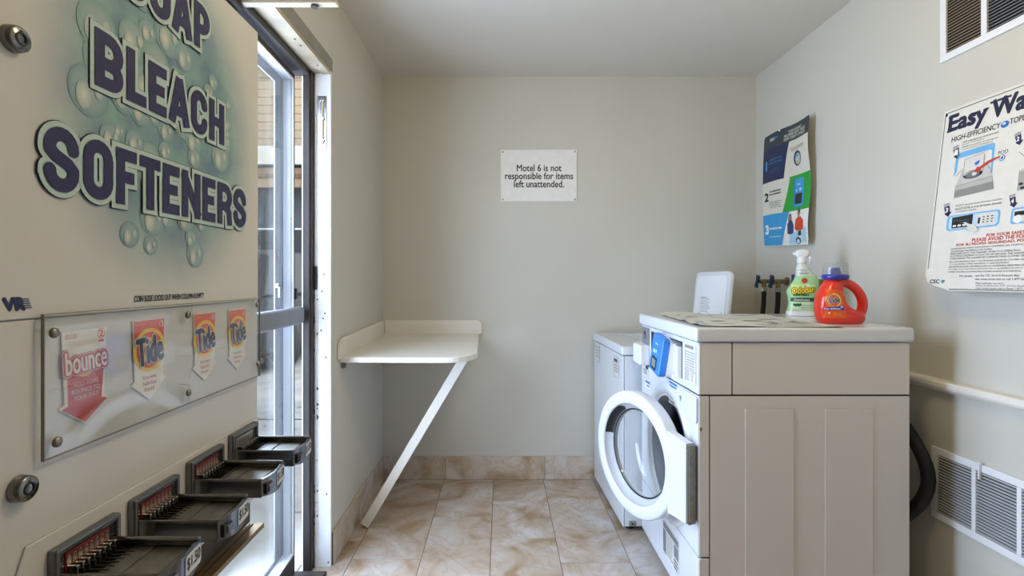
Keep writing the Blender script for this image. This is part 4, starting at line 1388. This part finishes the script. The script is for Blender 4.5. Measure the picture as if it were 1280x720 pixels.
dj = thing('detergent_jug', 'red orange laundry detergent jug with handle and blue cap on the washer', 'bottle', (1.207, 1.83, WT))
DJ = Matrix.Translation((1.216, 1.83, WT)) @ Matrix.Rotation(math.radians(-4), 4, 'Z')
jr = smooth_rows([(0.0, -.066, .062, .036, 3), (.004, -.073, .071, .041, 3), (.02, -.080, .078, .045, 2.8), (.035, -.083, .072, .046, 2.6), (.05, -.0845, .040, .046, 2.5), (.07, -.084, .016, .045, 2.5), (.09, -.081, .008, .043, 2.5), (.11, -.075, .004, .040, 2.4), (.13, -.066, .004, .036, 2.3), (.143, -.058, .006, .032, 2.2), (.152, -.052, .012, .028, 2.1), (.158, -.048, .014, .026, 2)])
redm = mat('glossy_red_orange_plastic', '#e3301a', 0.28, var=0.03, scale=4, coat=0.4)
j = MB().use(redm); j.M = DJ
loft(j, jr)
hp = [(-.02, 0, .140), (.006, 0, .147), (.030, 0, .140), (.052, 0, .124), (.068, 0, .102), (.076, 0, .076), (.074, 0, .050), (.062, 0, .026), (.04, 0, .02)]
hp = [tuple(x) for x in smooth_rows(hp, 4)]
j.tube(hp, 0.0165, 16, sy=1.0)
jo = j.build('jug_body', None, dj)
rm = jo.modifiers.new('remesh', 'REMESH'); rm.mode = 'VOXEL'; rm.voxel_size = 0.0024; rm.use_smooth_shade = True
sm2 = jo.modifiers.new('smooth', 'SMOOTH'); sm2.iterations = 6
c = MB().use(mat('royal_blue_plastic', '#27309a', 0.3, coat=.2)); c.M = DJ @ Matrix.Translation((-.017, 0, 0))
c.lathe([(.0, .154), (.036, .156), (.042, .160), (.043, .172), (.038, .175), (.0, .176)], 36)
c.prism([(-.017, -.012), (.012, -.012), (.012, .012), (-.017, .012)], .174, .176)
c.M = DJ @ Matrix.Translation((-.017, 0, 0)) @ frame((0, .010, 0), (1, 0, 0), (0, 0, 1))
c.prism([(-.016, .174), (.018, .174), (.010, .199), (-.008, .199), (-.014, .192)], 0, .02, .002)
c.build('cap', None, dj)
cl = MB().use(M['clear']); cl.M = DJ @ Matrix.Translation((-.017, 0, 0))
cl.lathe([(.040, .175), (.0405, .212), (.038, .216), (.0, .2165)], 36)
cl.build('measuring_cup', None, dj)
jl = MB(); jl.M = DJ; jl.warp = on_body(jr, .0022)
jl.use(ink('orange_label', '#ea5a22', .3)).quad((-.076, .022), (-.006, .018), (-.012, .118), (-.064, .124), 0, 12, 14)
jl.use(M['orange']).disc(-.047, .084, .0262, .0262, .0004)
jl.use(M['yellow']).disc(-.047, .084, .0250, .0250, .0007); jl.use(M['paper']).disc(-.047, .084, .020, .020, .0010)
jl.use(M['orange']).disc(-.047, .084, .0188, .0188, .0013)
jl.use(M['paper']); jl.text('Tide', -.066, -.029, .075, .094, .0017, .03, rot=.12, grow=.05)
jl.use(M['navy']); jl.text('Tide', -.066, -.029, .075, .094, .0021, .03, rot=.12)
pur = ink('violet_label', '#4a34a8', .3)
jl.use(pur).quad((-.076, .049), (-.012, .049), (-.016, .066), (-.075, .057), .0006, 8, 2)
jl.use(M['paper']).text('he', -.074, -.062, .051, .057, .001, .02); jl.fine(-.058, -.022, .050, .057, 1, .001, .7)
jl.use(M['lightblue']).disc(-.022, .061, .005, .004, .001, 10)
jl.use(M['yellow']).fine(-.05, -.02, .030, .042, 3, .0006, .25); jl.use(M['paper']).disc(-.060, .039, .003, .003, .0006, 10)
jl.build('label', None, dj)

# ---------------------------------------------------------------- soap vending machine
VX = -0.45
VY0, VY1, VZ0, VZ1 = 0.42, 0.939, 0.780, 1.634
vm = thing('soap_vending_machine', 'cream wall-mounted soap vending machine with bubble artwork beside the door', 'vending machine', (-0.575, 0.68, 0.70))
VM = frame((VX, 0, 0), (0, 1, 0), (0, 0, 1))        # local x = Y, y = Z, z out into the room
cab = MB().use(M['cream_enamel'])
cab.box(XL + 0.0015, VX - 0.004, VY0, VY1, VZ0, VZ1, 0.004)
cab.M = VM
cab.box(VY0, VY1, VZ0, 1.1415, -0.004, 0.0, 0.0015)
cab.prism([(VY0 + .02, .832), (VY1 - .001, .832), (VY1 - .001, .928), (VY0 + .06, .928)], 0, .0022, .0018)
cab.build('cabinet', None, vm)
# header panel with printed aqua cloud
hm = bpy.data.materials.new('cream_header_with_aqua_print')
n, l, p = nt(hm)
p.inputs['Roughness'].default_value = .3
t = n.new('ShaderNodeTexCoord')
vloc = vm.location
mp = n.new('ShaderNodeMapping'); mp.vector_type = 'TEXTURE'
mp.inputs['Location'].default_value = (VX - vloc.x, .700 - vloc.y, 1.405 - vloc.z)
mp.inputs['Scale'].default_value = (1, .245, .275)
g = n.new('ShaderNodeTexGradient'); g.gradient_type = 'SPHERICAL'
l.new(t.outputs['Object'], mp.inputs[0]); l.new(mp.outputs[0], g.inputs[0])
ns = n.new('ShaderNodeTexNoise'); ns.inputs['Scale'].default_value = 16; ns.inputs['Detail'].default_value = 3
l.new(t.outputs['Object'], ns.inputs['Vector'])
r1 = n.new('ShaderNodeValToRGB'); r1.color_ramp.interpolation = 'EASE'
r1.color_ramp.elements[0].position = 0.0; r1.color_ramp.elements[0].color = (0, 0, 0, 1)
r1.color_ramp.elements[1].position = .5; r1.color_ramp.elements[1].color = (1, 1, 1, 1)
l.new(g.outputs['Fac'], r1.inputs[0])
r2 = n.new('ShaderNodeValToRGB')
r2.color_ramp.elements[0].position = .35; r2.color_ramp.elements[0].color = lin('#86aca3')
r2.color_ramp.elements[1].position = .65; r2.color_ramp.elements[1].color = lin('#6d8699')
l.new(ns.outputs['Fac'], r2.inputs[0])
mx = n.new('ShaderNodeMixRGB'); l.new(r1.outputs[0], mx.inputs[0]); mx.inputs[1].default_value = lin('#d0cec9'); l.new(r2.outputs[0], mx.inputs[2])
l.new(mx.outputs[0], p.inputs['Base Color'])
hp_ = MB().use(hm); hp_.M = VM
hp_.box(VY0, VY1, 1.1425, VZ1, -0.0035, 0.0012, 0.0012)
header = hp_.build('header_panel', None, vm)
bu = MB(); bu.M = VM
bu.use(vcol_mat('bubble_print'))
bub = []
rnd = random.Random(12)
tries = 0
while len(bub) < 52 and tries < 4000:
    tries += 1
    a, rr = rnd.random() * 2 * PI, rnd.random() ** .6
    y, z = .70 + .165 * rr * math.cos(a), 1.40 + .205 * rr * math.sin(a)
    r = rnd.choice([.009, .013, .016, .020, .024, .028])
    if all((y - q[0]) ** 2 + (z - q[1]) ** 2 > (.62 * (r + q[2])) ** 2 for q in bub):
        bub.append((y, z, r))
for i, (y, z, r) in enumerate(bub):
    e = rnd.random()
    edge_c = (.17 + .08 * e, .30 + .05 * e, .35, 1) if e < .6 else (.20, .37, .31, 1)
    mid = (.26 + .06 * e, .38 + .04 * e, .40, 1); cen = (.34 + .06 * e, .44 + .04 * e, .44, 1)
    N = 22
    vs, cs, fs = [(y, z, .0016 + i * 4e-6)], [cen], []
    for k in range(N):
        q = 2 * PI * k / N
        for f_, cc in ((.72, mid), (1.0, edge_c)):
            vs.append((y + r * f_ * math.cos(q), z + r * f_ * math.sin(q), .0016 + i * 4e-6)); cs.append(cc)
    for k in range(N):
        a0, a1 = 1 + 2 * k, 1 + 2 * ((k + 1) % N)
        fs += [(0, a0, a1), (a0, a0 + 1, a1 + 1, a1)]
    bu.raw(vs, fs, False, cs); bu.has_col = True
    for dx, dy, k, cc in ((-.28, -.22, .38, (.66, .66, .56, 1)), (.45, .12, .22, (.56, .60, .52, 1))):
        vs, cs, fs = [(y + r * dx, z + r * dy, .0021 + i * 4e-6)], [cc], []
        for q in range(12):
            vs.append((y + r * dx + r * k * math.cos(q * PI / 6), z + r * dy + r * k * 1.45 * math.sin(q * PI / 6), .0021 + i * 4e-6)); cs.append(cen)
            fs.append((0, 1 + q, 1 + (q + 1) % 12))
        bu.raw(vs, fs, False, cs)
bu.build('bubble_print', None, header)
for body, y0, y1, z0, z1 in (('SOAP', .600, .778, 1.521, 1.588), ('BLEACH', .559, .819, 1.394, 1.458), ('SOFTENERS', .496, .889, 1.268, 1.334)):
    w = MB(); w.M = VM
    tk_ = .0140
    w.use(M['navy']); w.heavy(body, y0, y1, z0, z1, tk_, .0050, .0024, .0066)
    w.use(M['aqua']); w.heavy(body, y0, y1, z0, z1, tk_, .0050, .0033, .0057)
    w.use(M['navy']); w.heavy(body, y0, y1, z0, z1, tk_, .0050, .0042, .0)
    w.build('lettering', None, header)
sp_ = MB().use(M['ink']); sp_.M = VM
sp_.text('COIN SLIDE LOCKS OUT WHEN COLUMN IS EMPTY', .622, .768, 1.152, 1.1595, .0016, .03)
sp_.build('caution_lettering', None, header)
sp_ = MB(); sp_.M = VM
sp_.use(M['navy']); sp_.text('VR', .459, .479, 1.1515, 1.1625, .0016, .08, shear=-.12)
for k in range(5):
    sp_.rect(.473 + .001 * k, .4865 - .0008 * k, 1.1525 + k * .0021, 1.1535 + k * .0021, .0018)
sp_.build('maker_logo', None, header)

# product cards behind a clear panel
def card_outline(x0, x1, ytop, yneck, ytip, arm):
    w = x1 - x0; cx = (x0 + x1) / 2
    return [(x0, ytop), (x0 + w * .06, yneck + .004), (x0 - arm, yneck), (cx, ytip), (x1 + arm, yneck), (x1 - w * .06, yneck + .004), (x1, ytop)]
bc = MB(); bc.M = VM
bc.use(M['paper']).prism(card_outline(.519, .578, 1.126, 1.047, 1.025, .003), .0006, .002)
bc.use(M['red']).poly([(.5255, 1.078), (.5265, 1.0485), (.5185, 1.046), (.5485, 1.0265), (.5785, 1.046), (.5705, 1.0485), (.5735, 1.082)], .0022)
bc.use(M['orange']); bc.text('FABRIC SOFTENER', .523, .537, 1.1205, 1.1225, .0022); bc.text('DRYER SHEETS', .523, .537, 1.1175, 1.1195, .0022)
bc.text('2', .567, .573, 1.116, 1.1235, .0022, .02)
bc.disc(.57, 1.1195, .0055, .006, .0022, 20, .88); bc.rect(.566, .574, 1.1105, 1.1125, .0022)
bc.use(M['yellow']).disc(.547, 1.083, .012, .007, .00235)
bc.use(M['red']); bc.text('bounce', .522, .576, 1.082, 1.105, .0026, .05, rot=.06, grow=.11)
bc.use(M['paper']); bc.text('bounce', .522, .576, 1.082, 1.105, .0029, .05, rot=.06, grow=.075)
bc.use(M['red']); bc.text('bounce', .522, .576, 1.082, 1.105, .0032, .05, rot=.06, grow=.045)
bc.use(M['paper']); bc.text('bounce', .522, .576, 1.082, 1.105, .0035, .02, rot=.06)
for i, tx in enumerate(('ADD SOME', 'BOUNCE TO', 'YOUR DAY')):
    hw = (.0165, .0185, .0165)[i]
    bc.text(tx, .549 - hw, .549 + hw, 1.0665 - .0072 * i, 1.0712 - .0072 * i, .0026, .0)
ob = bc.build('product_card', None, vm); ob['label'] = 'white and red fabric softener card'
for y0, y1, lab in ((.619, .678, 'red detergent card beside the softener card'), (.741, .7985, 'red detergent card in the middle'), (.836, .893, 'red detergent card nearest the door')):
    w = y1 - y0; cx = (y0 + y1) / 2
    tcard = MB(); tcard.M = VM
    tcard.use(M['paper']).prism(card_outline(y0, y1, 1.129, 1.050, 1.027, .002), .0006, .002)
    tcard.use(M['orange']).poly([(y0 + .001, 1.128), (y0 + .0035, 1.088), (y1 - .0035, 1.088), (y1 - .001, 1.128)], .0022)
    pass
    cz = 1.0905
    tcard.use(M['yellow']).disc(cx, cz, .0292, .0275, .0024, 40); tcard.use(M['orange']).disc(cx, cz, .0240, .0225, .0027, 36)
    tcard.use(M['yellow']).disc(cx, cz, .0175, .0160, .0030, 28); tcard.use(M['orange']).disc(cx, cz, .0120, .0105, .0032, 28)
    tcard.use(M['paper']); tcard.text('Tide', cx - .0240, cx + .0225, cz - .0165, cz + .0165, .0035, .03, rot=.10, grow=.045)
    tcard.use(M['navy']); tcard.text('Tide', cx - .0240, cx + .0225, cz - .0165, cz + .0165, .0039, .045, rot=.10)
    tcard.use(M['paper']).disc(y1 - .008, 1.1215, .004, .0045, .0024, 16)
    tcard.use(M['orange']); tcard.text('1', y1 - .0093, y1 - .0067, 1.1185, 1.1245, .0026, .03)
    tcard.use(M['yellow']); tcard.text('LAUNDRY DETERGENT', y0 + .004, y0 + .022, 1.1225, 1.1242, .0024)
    tcard.use(M['red'])
    for i, tx in enumerate(('knows', 'fabrics', 'best')):
        hw = (.012, .012, .009)[i]
        tcard.text(tx, cx - hw, cx + hw, 1.0538 - .0076 * i, 1.0590 - .0076 * i, .0022)
    ob = tcard.build('product_card', None, vm); ob['label'] = lab
ac = MB().use(M['acrylic']); ac.M = VM
ac.prism(rrect(.494, .9345, 1.004, 1.145, .002), .0046, .0070)
ac.use(M['greyink'])
for q in (((.7294, 1.144), (.727, 1.133)), ((.727, 1.133), (.7215, 1.114)), ((.741, 1.085), (.731, 1.062)), ((.731, 1.062), (.722, 1.040)), ((.722, 1.030), (.721, 1.006)), ((.70, 1.036), (.722, 1.030))):
    ac.line(q[0], q[1], .0008, .0074)
acr = ac.build('clear_display_panel', None, vm)
ae = MB().use(mat('frosted_panel_edge', '#8f8c84', .5)); ae.M = VM
ae.box(.4932, .4942, 1.003, 1.146, .0040, .0072); ae.box(.494, .9345, 1.0030, 1.004, .0040, .0072); ae.box(.494, .9345, 1.145, 1.1460, .0040, .0072); ae.box(.9345, .9355, 1.003, 1.146, .0040, .0072)
ae.build('panel_edge', None, acr)
for y, z in ((.5035, 1.127), (.507, 1.018), (.7185, 1.1295), (.720, 1.020), (.9225, 1.1335), (.9255, 1.0265)):
    q = MB().use(M['steel_worn']); q.M = VM @ Matrix.Translation((y, z, .0070))
    q.lathe([(.0052, 0), (.0050, .0022), (.0030, .0036), (.0003, .004)], 16)
    q.build('screw', None, acr)
for y, z in ((.4665, 1.400), (.4745, .985)):
    q = MB().use(M['steel']); q.M = VM @ Matrix.Translation((y, z, 0.001))
    q.lathe([(.0125, 0), (.0122, .003), (.0116, .008), (.0098, .0095), (.0, .0095)], 28)
    q.use(M['dark']).lathe([(.0062, .0095), (.0062, .0102), (.0042, .0102), (.0042, .0095)], 24)
    q.box(-.0012, .0012, .004, .0075, .0095, .0101)
    q.build('tubular_lock', None, vm)

# coin slides
redstrip = mat('maroon_strip', '#7a2026', .45); coin_metal = mat('pale_slot_metal', '#a9a49c', .35, .6)
plate_m = mat('grey_slide_plate', '#77797a', .32, .85, var=.12, scale=30)
blab = ink('blue_outline', '#3a5f9c'); lab_m = ink('price_plate', '#d5d8da', .4)
for idx, (y0, zt) in enumerate(((.5015, .9125), (.6095, .9150), (.7215, .9205), (.8330, .9245))):
    y1 = y0 + .0865
    yc = (y0 + y1) / 2
    zb = zt - .058
    s = MB().use(plate_m); s.M = VM
    # frame with bevelled rim, open middle
    s.box(y0, y0 + .006, zb, zt, 0.001, .0125, .003); s.box(y1 - .006, y1, zb, zt, 0.001, .0125, .003)
    s.box(y0 + .004, y1 - .004, zt - .008, zt, 0.001, .0125, .003); s.box(y0 + .004, y1 - .004, zb, zb + .006, 0.001, .0125, .003)
    s.box(y0 + .004, y1 - .004, zb + .004, zt - .006, 0.001, .006)
    for k in range(9):
        for yy in (y0 + .0065, y1 - .0125):
            s.box(yy, yy + .006, zt - .012 - k * .0036, zt - .0102 - k * .0036, .006, .0085)
    ob = s.build('coin_slide', None, vm)
    ob['label'] = ('coin slide with maroon slot strip, ', 'coin slide with maroon slot strip, ', 'coin slide with maroon slot strip, ', 'coin slide with grey slot strip, ')[idx] + ('lowest in view', 'second from the viewer', 'second from the door', 'nearest the door')[idx]
    r_ = MB().use(redstrip if idx < 3 else coin_metal); r_.M = VM
    r_.box(yc - .029, yc + .029, zt - .030, zt - .010, .006, .009, .001)
    for k in range(8):
        x = yc - .0252 + k * .0072
        r_.use(coin_metal if idx < 3 else M['steel_worn']).disc(x, zt - .020, .0026, .0072, .0092, 14)
        if k: r_.use(M['dark']).disc(x, zt - .020, .0018, .0055, .0095, 12, .7)
    r_.build('slot_strip', None, ob)
    tm = Matrix.Rotation(math.radians(1.5), 4, 'Y')
    ty0, ty1, tx = y0 + .004, y1 - .010, .108
    zt2, zb2 = zt - .0275, zt - .0525
    tr_ = MB().use(M['steel'])
    tr_.box(VX + .004, VX + tx, ty0, ty0 + .0035, zb2, zt2, .0012)
    tr_.box(VX + .004, VX + tx, ty1 - .0035, ty1, zb2, zt2, .0012)
    tr_.tube([(VX + .004, ty1 - .002, zt2 + .001), (VX + tx, ty1 - .002, zt2 + .001)], .0034, 10)
    tr_.tube([(VX + .004, ty0 + .002, zt2), (VX + tx, ty0 + .002, zt2)], .002, 8)
    tr_.use(M['steel_worn']).box(VX + .004, VX + tx, ty0 + .003, ty1 - .003, zt2 - .010, zt2 - .007)
    tr_.box(VX + .036, VX + .060, ty0 + .010, ty1 - .004, zt2 - .007, zt2 - .0055, .0006)
    tr_.box(VX + .062, VX + .098, ty0 + .006, ty1 - .006, zt2 - .007, zt2 - .006, .0005)
    tr_.use(M['steel'])
    # bowed front end, deeper in the middle
    N = 10
    pts = [(tx + .006 * math.sin(PI * k / N), ty0 + (ty1 - ty0) * k / N) for k in range(N + 1)]
    vs, fs = [], []
    for k, (xx, yy) in enumerate(pts):
        dz = .006 * math.sin(PI * k / N)
        for d in (0, -.004):
            vs += [(VX + xx + d, yy, zt2 + .001), (VX + xx + d, yy, zb2 - dz + .002)]
    for k in range(N):
        a = 4 * k
        fs += [(a, a + 1, a + 5, a + 4), (a + 2, a + 6, a + 7, a + 3), (a, a + 4, a + 6, a + 2), (a + 1, a + 3, a + 7, a + 5)]
    tr_.raw(vs, fs)
    tr_.box(VX + tx, VX + tx + .007, ty0 + .012, ty0 + .026, zb2 + .004, zb2 + .015, .002)
    tr_.use(M['dark']).box(VX + tx - .001, VX + tx + .005, ty0 + .006, ty0 + .032, zb2 + .003, zb2 + .018, .001)
    tr_.build('coin_tray', None, ob)
    pg = MB()
    for k in range(8):
        x = yc - .0252 + k * .0072
        pg.use(M['bright_steel']).box(VX + .008, VX + .019, x - .0020, x + .0018, zt2 - .006, zt2 + .004, .0010)
        pg.use(M['black']).box(VX + .010, VX + .022, x + .0020, x + .0048, zt2 - .007, zt2 - .001)
        pg.use(M['black']).box(VX + .020, VX + .044, x - .0006, x + .0008, zt2 - .0072, zt2 - .0050)
    pg.build('coin_fingers', None, ob)
    pl = MB()
    pl.M = frame((VX + tx + .0035, ty0 + .034, zb2), (-.10, 1, 0), (0, 0, 1))
    L_ = ty1 - ty0 - .036
    pl.use(blab).prism(rrect(0, L_, .001, .026, .005), .0, .003, .0008)
    pl.use(lab_m).poly(rrect(.0018, L_ - .0018, .0026, .0244, .004), .0032)
    pl.use(M['ink']); pl.text('$1.50', .0045, L_ - .004, .007, .0205, .0035, .03)
    pl.build('price_label', None, ob)
# stand under the machine
pn = MB().use(M['brown']).box(XL + 0.0015, -.474, VY0, .962, .722, VZ0, .002); pn.build('base_plinth', None, vm)
lg = MB().use(M['gold'])
lg.box(XL + 0.0015, -.446, VY0, .958, .714, .719, .001); lg.box(-.462, -.446, VY0, .958, .718, .7225, .001); lg.box(-.474, -.467, VY0, .958, .718, .7215, .001)
lg.use(M['dark']).box(-.467, -.462, VY0, .9575, .718, .7192)
lg.build('ledge', None, vm)

# ---------------------------------------------------------------- outside the door
concrete = mat('pale_concrete', '#a19c94', .85, var=.2, scale=3.5, bump=.3, bscale=50)
gd = MB().use(concrete)
gd.box(-14, XL - 0.12, -4, 14, -0.12, -0.008)
gd.use(mat('slab_joint', '#5d5851', .9))
gd.box(-14, XL - 0.12, 4.30, 4.335, -0.008, -0.006); gd.box(-2.95, -2.925, -4, 4.3, -0.008, -0.006)
gd.use(mat('oil_stain', '#7d7872', .9)); gd.M = Matrix.Translation((0, 0, -0.0055))
for i in range(60):
    x, y = -0.9 - 1.6 * random.random(), 1.6 + 3.2 * random.random()
    gd.disc(x, y, .01 + .03 * random.random(), .006 + .02 * random.random(), i * 2e-5, 9)
struct(gd.build('pavement'), 'pale concrete paving outside the glazed door', 'pavement')
pcg = MB().use(mat('beige_boarded_soffit', '#c9b99f', .7, var=.12, scale=6))
pcg.box(-1.9, XL - 0.12, 2.2, 3.25, 2.46, 2.52)
for k in range(4):
    pcg.box(-1.9, XL - 0.12, 3.25 - .32 * k - .02, 3.25 - .32 * k, 2.448, 2.462)
struct(pcg.build('porch_ceiling'), 'beige boarded canopy above the walkway outside the door', 'ceiling')
pl_ = MB().use(M['white_plastic']); pl_.M = Matrix.Translation((-1.33, 2.80, 2.448)) @ Matrix.Rotation(PI, 4, 'X')
pl_.lathe([(.075, 0), (.08, .012), (.07, .02), (.065, .05), (.03, .075), (.0, .08)], 28)
tag(pl_.build('porch_lamp'), 'small round white lamp under the canopy outside the door', 'lamp')

mo = thing('exterior_building', 'beige sided motel wing across the paving, seen through the door glass', 'building', (-5.5, 13, 0))
BY = 13.0
def bz(z): return 1.18 + (z - 1.18) * BY / 10.0
sid = MB().use(mat('beige_siding', '#a8957a', .7, var=.06, scale=3))
for k in range(16):
    z = bz(3.62) + k * .21
    sid.M = frame((-10, BY, z), (1, 0, 0), (0, 0, 1))
    sid.prism([(0, 0), (7.6, 0), (7.6, .204), (0, .204)], -.05, .0, .012)
sid.M = Matrix()
sid.use(mat('siding_shadow_gap', '#8d7a60', .8)).box(-10, -2.4, BY + .03, BY + .1, bz(3.6), bz(6.4))
sid.build('upper_siding', None, mo)
bw = MB().use(mat('white_fascia', '#c4bfb4', .6)).box(-10, -2.4, BY - .9, BY - .8, bz(3.28), bz(3.62), .01); bw.build('balcony_fascia', None, mo)
bt = MB().use(mat('tan_beam', '#9a8266', .7)).box(-10, -2.4, BY - .75, BY - .6, bz(2.88), bz(3.24), .01)
bt.use(mat('brown_beam', '#6b5442', .7)).box(-10, -2.4, BY - .78, BY - .66, bz(3.05), bz(3.12)); bt.build('balcony_beam', None, mo)
lw = MB().use(mat('grey_blue_lower_wall', '#5d656d', .7)).box(-10, -2.4, BY + .2, BY + .3, -.008, bz(3.6))
lw.box(-10, -2.4, BY - .8, BY + .3, bz(3.5), bz(3.62)); lw.build('lower_wall', None, mo)
dwg = mat('dark_window_glass', '#242a30', .35); bpo = mat('brown_post', '#5a4a3e', .6)
for x in (-8.6, -5.75, -3.6):
    wv = MB().use(M['alu_bright']).box(x - .7, x + .7, BY + .13, BY + .2, .95, 2.5, .01)
    wv.use(dwg).box(x - .64, x + .64, BY + .11, BY + .14, 1.0, 2.45)
    wv.build('window', None, mo)
for x in (-9.2, -6.7, -4.72):
    po_ = MB().use(bpo).box(x - .06, x + .06, BY - .85, BY - .73, -.008, bz(3.3), .01); po_.build('post', None, mo)

car = thing('parked_car', 'dark parked car partly seen through the door glass', 'car', (-3.8, 8.0, 0))
cbm = MB().use(mat('dark_car_paint', '#20242a', .55))
CM = frame((-4.62, 6.15, 0), (0, 1, 0), (0, 0, 1))      # side profile in YZ, width along X
cbm.M = CM
cbm.prism([(0, .32), (.06, .24), (4.0, .24), (4.15, .4), (4.1, .75), (3.9, .85), (2.95, .95), (.1, .95), (0, .8)], 0, 1.75, .06, 3)
cbm.build('body', None, car)
cg = MB().use(mat('dark_car_glass', '#171b20', .4)); cg.M = CM
cg.prism([(.15, .93), (.35, 1.50), (.7, 1.58), (2.0, 1.58), (2.9, .93)], .10, 1.65, .06, 3); cg.build('cabin', None, car)
for y in (6.95, 9.4):
    for x in (-4.55, -2.94):
        wh_ = MB().use(M['black']); wh_.M = frame((x, y, .322), (0, 1, 0), (0, 0, 1)); wh_.lathe([(.0, .1), (.2, .1), (.315, .09), (.328, .0), (.315, -.09), (.0, -.09)], 28); wh_.build('wheel', None, car)
for x in (-4.4, -3.2):
    tl_ = MB().use(M['red']).box(x, x + .22, 6.13, 6.18, .66, .78, .01); tl_.build('tail_light', None, car)
np_ = MB().use(M['paper']).box(-3.95, -3.6, 6.13, 6.16, .5, .62, .005); np_.build('rear_plate', None, car)
